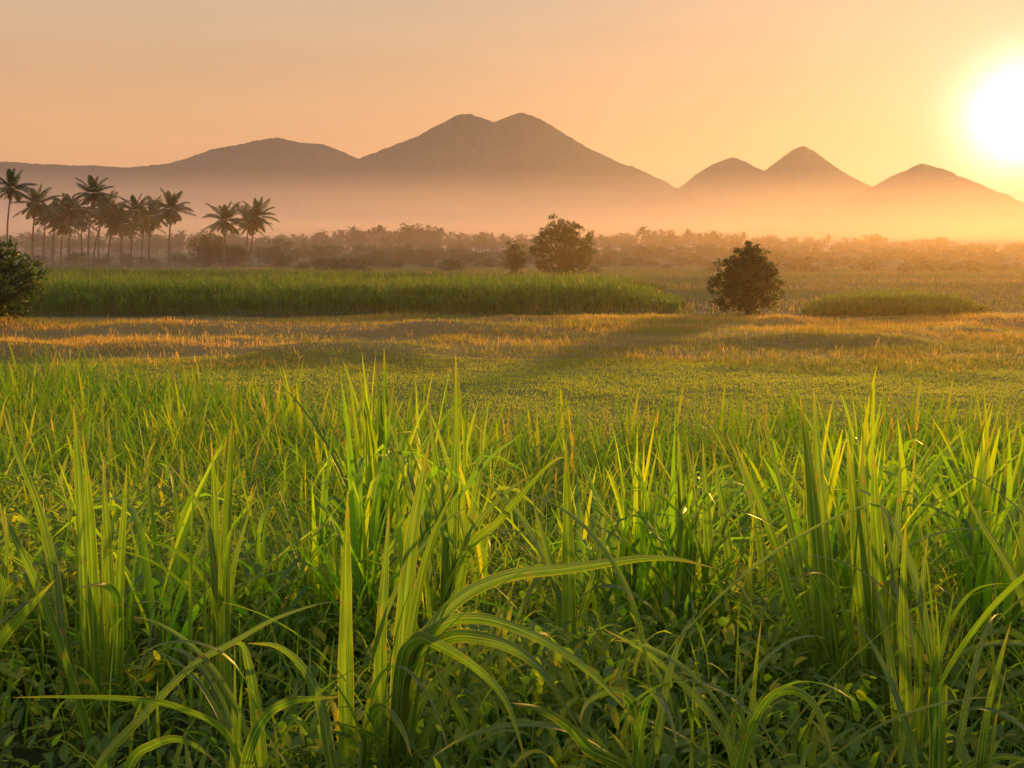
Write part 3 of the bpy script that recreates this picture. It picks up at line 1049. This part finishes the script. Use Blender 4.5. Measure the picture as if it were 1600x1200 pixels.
def build_paths():
    def sheet(name, pts, w, mat, dz):
        P = np.array([(at(px, 400, Y)[0], Y) for px, Y in pts])
        t = np.linspace(0, 1, 60)
        s = np.linspace(0, 1, len(P))
        c = np.stack([np.interp(t, s, P[:, i]) for i in range(2)], -1)
        k = np.ones(7) / 7
        c = np.stack([np.convolve(np.pad(c[:, i], 3, 'edge'), k, 'valid') for i in range(2)], -1)
        d = nrm_rows(np.gradient(c, axis=0))
        nrm = np.stack((-d[:, 1], d[:, 0]), -1)
        cols = []
        for u in (-1, -0.5, 0, 0.5, 1):
            q = c + nrm * u * w * (1 + 0.25 * vnoise(t * 14, t * 0 + u, 3)[:, None])
            cols.append(np.stack((q[:, 0], q[:, 1], ground_z(q[:, 0], q[:, 1]) + dz), -1))
        V = np.stack(cols, 1).reshape(-1, 3)
        tag(link(name, np_mesh(name, V, grid_quads(60, 5), smooth_shade=True, mat=mat)), kind='structure')
    pale_strip = solid_mat('pale_track', lambda t: ramp_node(t, noise_fac(t, 3.0, 5, 0.6, obj_coord(t)), [(0.3, (0.20, 0.14, 0.08)), (0.7, (0.32, 0.24, 0.15))]), 0.45, 0.5, (5.0, 0.4, 0.05))  # pale, half-glossy strip crossing the field
    soil = solid_mat('soil_track', (0.11, 0.075, 0.045), 0.9, 0.1, (5.0, 0.4, 0.05))
    sheet('path', [(1225, 46.5), (1300, 47.4), (1400, 47.6), (1500, 47.5), (1620, 47.0), (1750, 47.0)], 0.28, pale_strip, 0.05)
    sheet('path', [(1095, 51.5), (1098, 53), (1104, 56), (1112, 64), (1150, 80), (1190, 110)], 0.22, soil, 0.045)

# ------------------------------------------------------------------ foreground cane
def catmull(P, n):
    P = np.asarray(P, float)
    d = np.concatenate(([0], np.cumsum(np.linalg.norm(np.diff(P[:, :3], axis=0), axis=1))))
    t = np.linspace(0, d[-1], n)
    Pp = np.vstack((2 * P[0] - P[1], P, 2 * P[-1] - P[-2]))
    out = []
    for tt in t:
        i = min(np.searchsorted(d, tt, 'right') - 1, len(P) - 2)
        u = (tt - d[i]) / max(d[i + 1] - d[i], 1e-9)
        a, b, c, e = Pp[i:i + 4]
        out.append(0.5 * ((2 * b) + (-a + c) * u + (2 * a - 5 * b + 4 * c - e) * u * u + (-a + 3 * b - 3 * c + e) * u ** 3))
    return np.array(out)


def long_leaf(path, width, face, fold=0.32, tone=0.5, cut=False, root_w=0.75, wob=0.0, seed=0, turn=0.0):
    """one strap leaf along a 3-D path (root first), width in metres, its flat side towards direction face"""
    n = 48
    P = catmull(path, n)
    T = nrm_rows(np.gradient(P, axis=0))
    s = np.linspace(0, 1, n)
    S = np.cross(T, face)
    S = nrm_rows(S)
    for i in range(1, n):
        if S[i] @ S[i - 1] < 0:
            S[i] *= -1
    for _ in range(3):
        S[1:-1] = nrm_rows(S[:-2] + 2 * S[1:-1] + S[2:])
    Nn = np.cross(T, S)
    a = turn * s[:, None] + wob * np.sin(s * 9 + seed)[:, None]
    S, Nn = S * np.cos(a) + Nn * np.sin(a), Nn * np.cos(a) - S * np.sin(a)
    if cut:
        prof = np.ones(n)
    else:
        prof = (root_w + (1 - root_w) * smooth(0, 0.3, s)) * np.clip(1 - s ** 2.6, 0, 1) ** 0.8
        prof[-1] = 0.02
    w = width * 0.5 * prof
    us = np.array((-1, -0.55, -0.12, 0.12, 0.55, 1.0))
    rip = 0.10 * np.sin(s * 23 + seed)[:, None]
    V = np.stack([P + S * (u * w)[:, None] + Nn * ((abs(u) ** 1.3) * fold * w)[:, None] + Nn * (rip * (abs(u) > 0.9) * u * w[:, None]) for u in us], 1)
    me_V = V.reshape(-1, 3)
    uu = np.tile(us, n)
    vv = np.repeat(s * (0.8 if cut else 1.0), len(us))
    return me_V, grid_quads(n, len(us)), {'u': uu, 'v': vv, 'tone': np.full(n * len(us), tone)}


# clumps: (label, distance, [leaves]); a leaf is (width px, lean depth at tip in m, tone, [(px, py) root..tip])
CLUMPS = [
    ('tall upright cane clump of five stiff leaves, farthest left in front', 2.75, [
        (19, 0.25, .55, [(130, 1260), (105, 1040), (84, 900), (58, 790), (25, 705), (4, 640)]),
        (28, 0.10, .50, [(140, 1260), (134, 1050), (128, 850), (121, 730), (115, 632)]),
        (24, -0.10, .62, [(150, 1260), (147, 1050), (143, 880), (136, 760), (128, 668)]),
        (20, 0.20, .66, [(160, 1260), (172, 1000), (168, 860), (163, 770), (162, 712)]),
        (17, -0.15, .60, [(168, 1260), (180, 1050), (188, 880), (194, 790), (198, 728)]),
        (22, -0.30, .35, [(165, 1260), (178, 1080), (184, 965), (178, 925), (158, 914), (122, 918)])]),
    ('cane clump cut by the left picture edge with two slanting leaves', 2.55, [
        (20, 0.2, .5, [(170, 1290), (120, 1100), (88, 1000), (52, 905), (15, 825), (-12, 775)]),
        (22, -0.2, .72, [(-120, 1290), (-60, 1110), (-5, 1008), (40, 955), (86, 906)]),
        (18, 0.1, .45, [(-100, 1290), (-40, 1100), (-5, 960), (10, 860), (8, 800)])]),
    ('slim upright cane clump with a yellow lit pair of leaves left of centre', 2.7, [
        (25, 0.1, .68, [(336, 1290), (340, 1120), (338, 960), (335, 800), (329, 678)]),
        (22, -0.1, .60, [(350, 1290), (350, 1120), (352, 900), (359, 750), (363, 648)]),
        (15, 0.25, .72, [(345, 1290), (346, 1080), (362, 900), (384, 815), (402, 752)]),
        (13, 0.35, .66, [(338, 1290), (340, 1050), (330, 850), (302, 775), (262, 722)])]),
    ('low spreading cane clump with long arching leaves at the lower left', 2.05, [
        (15, 0.35, .55, [(120, 1290), (152, 1198), (235, 1105), (300, 1040), (362, 1004), (430, 966), (500, 943), (538, 942)]),
        (15, -0.3, .35, [(400, 1290), (374, 1190), (342, 1137), (285, 1109), (240, 1097), (172, 1091), (90, 1089), (18, 1090)]),
        (24, 0.10, .5, [(412, 1290), (408, 1195), (396, 1080), (382, 1016), (368, 1005), (340, 1012)]),
        (21, 0.2, .42, [(530, 1290), (515, 1180), (498, 1095), (470, 1040), (432, 1010), (386, 1005)]),
        (20, -0.2, .30, [(372, 1290), (384, 1190), (410, 1125), (448, 1098), (490, 1092), (530, 1089)]),
        (18, -0.3, .25, [(180, 1290), (205, 1192), (240, 1164), (277, 1155), (312, 1170), (348, 1200)])]),
    ('big central cane clump, leaves fanning upright and arching over to the right', 2.25, [
        (26, 0.05, .72, [(538, 1300), (540, 1170), (539, 1050), (540, 900), (543, 768)]),
        (22, 0.15, .58, [(590, 1300), (594, 1150), (594, 1010), (602, 880), (608, 790)]),
        (30, 0.25, .66, [(612, 1300), (622, 1130), (630, 980), (645, 830), (671, 688)]),
        (19, 0.1, .74, [(622, 1300), (630, 1110), (642, 990), (670, 860), (712, 758)]),
        (21, 0.3, .62, [(612, 1300), (632, 1050), (672, 983), (724, 930), (795, 899), (880, 889), (960, 878), (1010, 872), (1062, 874), (1118, 888)]),
        (19, -0.25, .38, [(612, 1300), (640, 1045), (690, 977), (748, 966), (810, 983), (878, 1017), (946, 1072), (1006, 1142)]),
        (24, -0.2, .32, [(612, 1300), (642, 1060), (692, 1000), (755, 997), (810, 1017), (852, 1052), (880, 1096), (914, 1152)]),
        (19, -0.3, .42, [(606, 1300), (622, 1060), (646, 999), (682, 1007), (735, 1038), (776, 1076), (800, 1120), (824, 1200)]),
        (18, -0.25, .28, [(570, 1300), (574, 1160), (585, 1110), (605, 1112), (628, 1140), (644, 1185)]),
        (15, 0.1, .70, [(608, 1300), (640, 1150), (672, 1075), (722, 1035), (770, 1012)]),
        (17, 0.0, .60, [(770, 1300), (752, 1200), (722, 1120), (690, 1060), (672, 1030)]),
        (14, 0.1, .72, [(610, 1300), (650, 1180), (690, 1100), (700, 1040), (716, 985)])]),
    ('tall dark single spear of cane leaf rising highest in the centre', 3.3, [
        (21, 0.1, .5, [(688, 1100), (700, 900), (706, 790), (711, 690), (712, 552)]),
        (17, 0.2, .55, [(690, 1100), (696, 900), (690, 790), (678, 700), (672, 640)]),
        (15, 0.2, .72, [(690, 1100), (712, 900), (745, 820), (790, 770), (836, 738)]),
        (14, -0.1, .66, [(695, 1100), (725, 880), (782, 812), (835, 750), (868, 718), (884, 716)]),
        (14, 0.3, .6, [(685, 1100), (668, 900), (640, 780), (622, 700), (600, 640)]),
        (13, 0.2, .7, [(696, 1100), (722, 900), (740, 790), (752, 720), (750, 660)])]),
    ('upright blade with bright margins standing alone right of the central clump', 3.0, [
        (21, 0.05, .72, [(892, 1150), (890, 980), (888, 850), (886, 760), (885, 688)]),
        (14, 0.2, .62, [(888, 1150), (878, 980), (860, 880), (838, 800), (830, 760)]),
        (13, 0.2, .66, [(896, 1150), (905, 990), (930, 890), (945, 830), (944, 790)])]),
    ('distant fan of dark spiky cane leaves left of the tallest spear', 4.9, [
        (13, 0.1, .35, [(588, 860), (582, 740), (572, 650), (562, 572)]),
        (13, 0.2, .40, [(592, 860), (588, 740), (580, 660), (573, 588)]),
        (14, 0.0, .38, [(596, 860), (596, 740), (594, 640), (584, 566)]),
        (14, -0.1, .45, [(600, 860), (602, 740), (602, 640), (600, 543)]),
        (12, 0.2, .5, [(604, 860), (610, 740), (613, 670), (615, 592)]),
        (12, 0.2, .5, [(606, 860), (616, 760), (626, 690), (632, 640)]),
        (12, 0.2, .4, [(586, 860), (570, 760), (556, 690), (546, 630)])]),
    ('upright cane clump of broad leaves right of the lone bright blade', 3.2, [
        (23, 0.1, .66, [(1062, 1120), (1064, 960), (1066, 830), (1064, 750), (1060, 676)]),
        (18, 0.2, .6, [(1090, 1120), (1108, 930), (1106, 820), (1102, 750), (1098, 688)]),
        (17, 0.1, .55, [(1110, 1120), (1142, 930), (1134, 830), (1124, 760), (1113, 698)]),
        (18, 0.3, .62, [(1130, 1120), (1190, 930), (1182, 810), (1160, 730), (1134, 676)]),
        (14, 0.3, .5, [(1070, 1120), (1080, 940), (1084, 830), (1086, 760), (1082, 700)]),
        (14, -0.2, .45, [(1100, 1120), (1128, 960), (1150, 880), (1180, 840), (1222, 836)])]),
    ('tall yellow green cane clump of crowded spears right of centre', 2.85, [
        (28, 0.1, .70, [(1300, 1180), (1286, 980), (1276, 850), (1267, 740), (1250, 618)]),
        (22, 0.25, .66, [(1310, 1180), (1296, 960), (1286, 820), (1278, 710), (1271, 605)]),
        (19, -0.2, .6, [(1360, 1300), (1340, 1190), (1292, 1060), (1243, 955), (1218, 870), (1185, 780), (1148, 690)]),
        (15, 0.3, .6, [(1290, 1180), (1262, 960), (1238, 830), (1216, 740), (1190, 650)])]),
    ('stiff cane clump of three broad parallel leaves right of the crowded spears', 2.7, [
        (29, 0.05, .66, [(1376, 1260), (1362, 1040), (1346, 900), (1335, 790), (1324, 690)]),
        (27, -0.05, .62, [(1384, 1260), (1378, 1020), (1373, 880), (1367, 770), (1364, 696)]),
        (16, 0.3, .74, [(1370, 1260), (1362, 1000), (1354, 860), (1349, 760), (1347, 680)]),
        (13, 0.3, .6, [(1390, 1260), (1392, 1020), (1400, 860), (1406, 760), (1404, 690)])]),
    ('yellow cane clump with forked leaf tips behind the cut leaf', 2.35, [
        (20, 0.1, .76, [(1424, 1300), (1420, 1180), (1416, 1060), (1412, 930), (1415, 815)]),
        (17, 0.1, .72, [(1432, 1300), (1436, 1130), (1438, 1000), (1442, 910), (1450, 838)]),
        (16, -0.2, .5, [(1438, 1300), (1455, 1090), (1478, 990), (1515, 930), (1548, 914), (1582, 912)]),
        (14, 0.2, .6, [(1420, 1300), (1404, 1150), (1392, 1040), (1378, 960), (1362, 900)]),
        (13, 0.1, .7, [(1440, 1300), (1452, 1160), (1462, 1060), (1480, 990), (1490, 920)])]),
    ('squarely cut off cane leaf with a pale midrib beside a slanting blade', 2.1, [
        (29, 0.0, .22, [(1466, 1320), (1467, 1230), (1468, 1150), (1468, 1110), (1469, 1074)]),
        (25, 0.15, .58, [(1528, 1320), (1536, 1200), (1546, 1110), (1562, 1040), (1580, 972)]),
        (16, -0.1, .25, [(1470, 1320), (1500, 1215), (1548, 1186), (1600, 1188), (1650, 1230)])]),
    ('cane clump at the right picture edge leaning inward', 2.6, [
        (23, 0.15, .64, [(1680, 1240), (1640, 1040), (1604, 940), (1575, 880), (1540, 825), (1504, 764)]),
        (18, 0.3, .66, [(1640, 1240), (1625, 1040), (1608, 900), (1597, 800), (1590, 722)]),
        (17, -0.2, .45, [(1660, 1240), (1640, 1080), (1612, 1010), (1570, 985), (1520, 1000)])]),
    ('low cane clump with a bent over leaf between the centre and the cut leaf', 2.0, [
        (16, 0.25, .5, [(1155, 1310), (1148, 1190), (1118, 1128), (1078, 1080), (1010, 1020), (938, 980)]),
        (13, 0.05, .72, [(1150, 1310), (1158, 1185), (1174, 1110), (1184, 1020), (1190, 966)]),
        (25, -0.2, .3, [(1152, 1310), (1162, 1190), (1190, 1110), (1222, 1081), (1255, 1086), (1282, 1118), (1302, 1190)])]),
    ('small low cane tuft with bluish drooping leaves near the bottom centre', 2.15, [
        (19, -0.2, .2, [(1010, 1320), (1000, 1200), (992, 1110), (972, 1084), (946, 1082), (916, 1100), (905, 1130)]),
        (18, 0.1, .3, [(1005, 1320), (1012, 1210), (1026, 1140), (1038, 1072)]),
        (18, -0.3, .22, [(1040, 1320), (985, 1210), (925, 1174), (890, 1137), (845, 1109), (797, 1098)]),
        (15, 0.0, .35, [(1000, 1320), (960, 1210), (930, 1150), (900, 1120)])]),
]


def build_heroes():
    for ci, (lab, D, leaves) in enumerate(CLUMPS):
        D *= 1.32
        g = np.random.default_rng(300 + ci)
        roots = np.array([at(*lf[3][0], D) for lf in leaves])
        cx = float(np.median(roots[:, 0]))
        base = np.array((cx, D, float(ground_z(cx, D))))
        e = tag(empty('sugarcane_clump', base), lab, 'sugarcane', 'sugarcane clumps in front')
        paths = []
        for li, (wpx, dd, tone, pts) in enumerate(leaves):
            n = len(pts)
            path = []
            off = g.uniform(-0.10, 0.10)
            for k, (px, py) in enumerate(pts):
                s = k / (n - 1)
                path.append(at(px, py, D + off * (0.3 + s) + dd * s ** 1.5))
            path = np.array(path)
            paths.append(path)
            # sheath part down to the ground at the stool
            r0 = path[0]
            if r0[2] > base[2] + 0.25:
                foot = np.array((base[0] + 0.35 * (r0[0] - base[0]), D + g.normal(0, 0.05), base[2] - 0.05))
                path = np.vstack((foot[None], (0.45 * foot + 0.55 * r0 + np.array((0, 0, 0.03)))[None], path))
            wm = wpx * D / F * 1.18
            face = nrm_rows(np.array((g.normal(0, 0.28), -1.0, 0.25 + g.normal(0, 0.15))))
            cut = 'cut off' in lab and li == 0
            V, Q, A = long_leaf(path - base, wm, face, fold=0.30, tone=tone, cut=cut, wob=g.uniform(0, 0.16), seed=ci * 7 + li, turn=g.uniform(-0.5, 0.5) * (not cut))
            lo = link('leaf', np_mesh('leaf', V, Q, A, smooth_shade=True, mat=MAT['hero_leaf']), e)
            if cut:
                lo['label'] = 'broad leaf cut off square at its upper end'
        for k in range(4 + int(g.integers(3))):
            # lower, older leaves of the stool: shorter and more drooping
            V, Q, A = blades(np.array([[g.normal(0, 0.05), g.normal(0, 0.05), g.uniform(0.25, 0.75)]]), g.uniform(0, 6.283), g.uniform(0.45, 0.95),
                             g.uniform(0.018, 0.034), g.uniform(0.1, 0.6), g.uniform(0.5, 2.3), 14, 5, 0.3, g.uniform(-1, 1), g.uniform(0.15, 0.6), 0.75, 1.6)
            link('leaf', np_mesh('leaf', V, Q, A, smooth_shade=True, mat=MAT['hero_leaf']), e)
        hgt_ = float(max(path[-1][2] for path in paths)) - base[2]
        for k in range(3):
            # slender inner leaves standing among the big ones
            V, Q, A = blades(np.array([[g.normal(0, 0.07), g.normal(0, 0.07), 0.2]]), g.uniform(0, 6.283), hgt_ * g.uniform(0.5, 0.9),
                             g.uniform(0.010, 0.020), g.uniform(0.0, 0.16), g.uniform(0.05, 0.8), 14, 5, 0.3, g.uniform(-1, 1), g.uniform(0.3, 0.8), 0.75, 1.8)
            link('leaf', np_mesh('leaf', V, Q, A, smooth_shade=True, mat=MAT['hero_leaf']), e)
        for k in range(min(4, len(leaves))):
            a = g.normal(0, 0.05, 2)
            t = roots[k % len(roots)] - base
            hgt = min(0.7, max(0.3, t[2] * 0.6))
            V, Q, A = tube(bez((a[0], a[1], -0.06), (a[0], a[1], hgt * 0.5), (a[0] + t[0] * 0.35, a[1], hgt), 7), np.linspace(0.017, 0.011, 7), 8)
            link('stalk', np_mesh('stalk', V, Q, smooth_shade=True, mat=MAT['stalk']), e)


def cane_variant(seed, H, nl, spread, wide=1.0, tmax=1.0):
    g = np.random.default_rng(seed)
    parts, st = [], []
    ns = g.integers(2, 5)
    for k in range(ns):
        a = g.uniform(0, 6.283)
        r = g.uniform(0.02, 0.12)
        p0 = np.array((r * math.cos(a), r * math.sin(a), -0.05))
        hh = H * g.uniform(0.35, 0.6)
        p1 = p0 + np.array((math.cos(a) * 0.08, math.sin(a) * 0.08, hh))
        st.append(tube(bez(p0, p0 * 0.5 + p1 * 0.5, p1, 5), np.linspace(0.012, 0.007, 5), 5))
        m = nl
        f = np.linspace(0.25, 1.0, m)
        root = p0 + (p1 - p0) * f[:, None]
        up = f ** 2
        L = np.clip((H - root[:, 2]) * g.uniform(0.8, 1.35, m), 0.25, 0.95)
        kink = np.where(g.random(m) < 0.3, R(80), 0.0)
        parts.append(blades(root, g.uniform(0, 6.283) + np.arange(m) * 2.6 + g.normal(0, 0.4, m), L, g.uniform(0.018, 0.042, m) * wide, 0.55 - 0.45 * up + g.normal(0, 0.08, m),
                            (1.6 - 1.25 * up) * g.uniform(0.6, 1.3, m) * spread, 8, 3, 0.28, g.uniform(-1.2, 1.2, m), np.clip(0.35 + 0.3 * up + g.normal(0, 0.17, m), 0, tmax), 0.75, 1.6, kink))  # upper leaves coloured yellower to imitate backlight on the tops
    V, Q, A = merge(parts)
    fol = (V, Q, A)
    sv = merge(st)
    return fol, sv


def canopy_top(x, y):
    """height of the stand's tops above datum"""
    z = 1.80 + 0.10 * smooth(2, -4, x) + 0.07 * fbm(x * 0.7, y * 0.7, 2, 71)
    return np.maximum(z, ground_z(x, y) + 0.5) - 0.25 * smooth(-0.8, 0.2, -np.hypot((x - 0.9) / 1.6, (y - 7.6) / 1.1))


def build_stand():
    g = np.random.default_rng(77)
    var = [cane_variant(400 + k, 1.25, 6 + k % 3, (0.75, 1.0, 1.25)[k % 3]) for k in range(9)]
    data = [(np_mesh('foliage', *v[0], smooth_shade=True, mat=MAT['cane']), np_mesh('stalk', v[1][0], v[1][1], smooth_shade=True, mat=MAT['stalk'])) for v in var]

    def far_edge(x):
        px = 800 + x / 11.0 * F
        return np.interp(px, [-100, 0, 220, 360, 470, 620, 900, 1150, 1250, 1420, 1520, 1700], [14.6, 14.6, 14.0, 13.0, 11.6, 11.0, 10.6, 10.8, 11.4, 11.3, 10.6, 10.6])
    pos = []
    y = 3.3
    tries = 0
    while tries < 3000:
        tries += 1
        yy = math.sqrt(3.3 ** 2 + g.random() * (15.2 ** 2 - 3.3 ** 2))
        xx = g.uniform(-1, 1) * (0.57 * yy + 0.5)
        if yy > far_edge(xx * 11.0 / yy) or (yy < 7.5 and g.random() < 0.62 + 0.3 * math.sin(xx * 2.3 + yy) + 0.2 * (yy < 5.2)):
            continue
        pos.append((xx, yy))
    pos = np.array(pos)
    pos = pos[np.argsort(pos[:, 1] + 0.0 * pos[:, 0])]
    lab = 'leafy young sugarcane plant in the dense green stand behind the front clumps'
    stuff = []
    NT = 210
    # the stand's nearest plants one by one
    near = 0
    for k, (x, y) in enumerate(pos):
        vi = int(g.integers(len(data)))
        gz = float(ground_z(x, y))
        hs = (float(canopy_top(x, y)) - gz) / 1.25 * g.uniform(0.75, 1.10)
        ws = g.uniform(0.85, 1.2) * (0.75 + 0.25 * hs)
        rz = g.uniform(0, 6.283)
        if near < NT:
            near += 1
            e = tag(empty('sugarcane_plant', (x, y, gz), rz), lab, 'sugarcane', 'young sugarcane plants of the stand')
            e.scale = (ws, ws, hs)
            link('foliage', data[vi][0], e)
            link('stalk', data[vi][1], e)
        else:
            V, Q, A = var[vi][0]
            c, s = math.cos(rz), math.sin(rz)
            W = np.stack(((V[:, 0] * c - V[:, 1] * s) * ws + x, (V[:, 0] * s + V[:, 1] * c) * ws + y, V[:, 2] * hs + gz), -1)
            stuff.append((W, Q, {'tone': np.clip(A['tone'] + 0.1, 0, 1)}))
    # taller cane standing up out of the stand
    tall = [cane_variant(450 + k, 1.0, 7, 0.5, 0.95, 0.9) for k in range(7)]
    td = [(np_mesh('foliage', *v[0], smooth_shade=True, mat=MAT['cane']), np_mesh('stalk', v[1][0], v[1][1], smooth_shade=True, mat=MAT['stalk'])) for v in tall]
    zones = [(545, 630, 575, 690, 5), (640, 770, 650, 760, 4), (1000, 1180, 665, 750, 6), (1185, 1460, 612, 700, 15), (1470, 1600, 650, 720, 4), (780, 980, 700, 790, 2),
             (0, 300, 690, 790, 5), (300, 540, 700, 790, 2)]
    for xa, xb, ya, yb, nn in zones:
        for k in range(nn):
            px, py, Yd = g.uniform(xa, xb), g.uniform(ya, yb), g.uniform(4.2, 7.2)
            t = at(px, py, Yd)
            gz = float(ground_z(t[0], Yd))
            h = (t[2] - gz) / 1.0
            e = tag(empty('sugarcane_plant', (t[0], Yd, gz), g.uniform(0, 6.283)), 'tall upright sugarcane plant rising above the young plants of the stand', 'sugarcane',
                    'tall sugarcane plants in the stand')
            e.scale = (g.uniform(0.9, 1.2),) * 2 + (h,)
            m = td[int(g.integers(len(td)))]
            link('foliage', m[0], e)
            link('stalk', m[1], e)
    if stuff:
        V, Q, A = merge(stuff)
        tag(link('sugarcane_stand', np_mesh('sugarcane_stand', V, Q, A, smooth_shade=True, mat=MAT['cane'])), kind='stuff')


def weed_h(x, y):
    return np.clip(0.70 + 0.28 * fbm(x * 0.9, y * 0.9, 3, 23), 0.2, 1.2) * (0.52 + 0.36 * smooth(2.4, 4.6, y))


def build_weeds():
    g = np.random.default_rng(91)

    def scatter(n, y0, y1):
        y = np.sqrt(y0 ** 2 + g.random(n) * (y1 ** 2 - y0 ** 2))
        return g.uniform(-1, 1, n) * (0.56 * y + 0.8), y
    parts = []
    # arching grass-like leaves in tufts
    nt = 7800
    x, y = scatter(nt, 1.6, 12.5)
    keep = g.random(nt) < smooth(-0.75, 0.15, fbm(x * 1.4, y * 1.4, 3, 57)) * 0.9 + 0.06
    x, y = x[keep], y[keep]
    nt = len(x)
    hgt = weed_h(x, y)
    z0 = ground_z(x, y)
    for k in range(9):
        f = g.uniform(0.25, 1.0, nt)
        root = np.stack((x + g.normal(0, 0.05, nt), y + g.normal(0, 0.05, nt), z0 + hgt * f * 0.85), -1)
        parts.append(blades(root, g.uniform(0, 6.283, nt), g.uniform(0.08, 0.27, nt), g.uniform(0.008, 0.034, nt), g.uniform(0.0, 0.9, nt), g.uniform(0.3, 2.6, nt), 6, 3, 0.3,
                            g.uniform(-1, 1, nt), np.clip(0.40 + 0.24 * f + g.normal(0, 0.2, nt), 0, 1), 0.7, 1.3))
    # thin taller grass mixed in
    nu = 1300
    xu, yu = scatter(nu, 3.4, 10.0)
    zu = ground_z(xu, yu)
    for k in range(7):
        root = np.stack((xu + g.normal(0, 0.05, nu), yu + g.normal(0, 0.05, nu), zu + 0.1), -1)
        L = (np.minimum(weed_h(xu, yu) + 0.30, canopy_top(xu, yu) - zu)) * g.uniform(0.7, 1.3, nu)
        parts.append(blades(root, g.uniform(0, 6.283, nu), L, g.uniform(0.006, 0.016, nu), g.uniform(0.0, 0.35, nu), g.uniform(0.1, 1.5, nu), 7, 3, 0.3,
                            g.uniform(-1, 1, nu), np.clip(0.6 + g.normal(0, 0.2, nu), 0, 1), 0.7, 1.8))
    # stems
    root = np.stack((x, y, z0 - 0.03), -1)
    parts.append(blades(root, g.uniform(0, 6.283, nt), hgt, 0.006, g.uniform(0, 0.25, nt), g.uniform(0, 0.3, nt), 3, 3, 0.3, 0, 0.4))
    V, Q, A = merge(parts)
    tag(link('weedy_grass', np_mesh('weedy_grass', V, Q, {'tone': A['tone']}, smooth_shade=True, mat=MAT['weed'])), kind='stuff')
    # broad-leaved creeping weeds
    n = 78000
    x, y = scatter(n, 1.5, 11.0)
    hgt = weed_h(x, y) * 0.95
    z = ground_z(x, y) + hgt * g.uniform(0.15, 1.0, n) ** 0.7
    C = np.stack((x, y, z), -1)
    sun_fleck = np.where((g.random(n) < 0.2) & (hgt > 0.35), 0.5, 0.0)  # some leaves coloured yellow to stand for sunlit flecks
    sz = g.uniform(0.03, 0.10, n)
    V, Q, A = blades(C, g.uniform(0, 6.283, n), sz, sz * g.uniform(0.24, 0.5, n), g.uniform(0.4, 1.5, n), g.uniform(0.2, 1.3, n), 4, 3, 0.25, 0, np.clip(0.42 + sun_fleck + g.normal(0, 0.18, n), 0, 1), 0.6)
    A = {'tone': A['tone']}
    tag(link('creeping_weeds', np_mesh('creeping_weeds', V, Q, A, mat=MAT['weed'])), kind='stuff')

# ------------------------------------------------------------------ build
build_world()
build_ground()
build_mountains()
build_air()
make_materials()
build_palms()
build_rear_palms()
build_trees()
build_treeline()
build_fields()
build_grass()
build_paths()
build_heroes()
build_stand()
build_weeds()
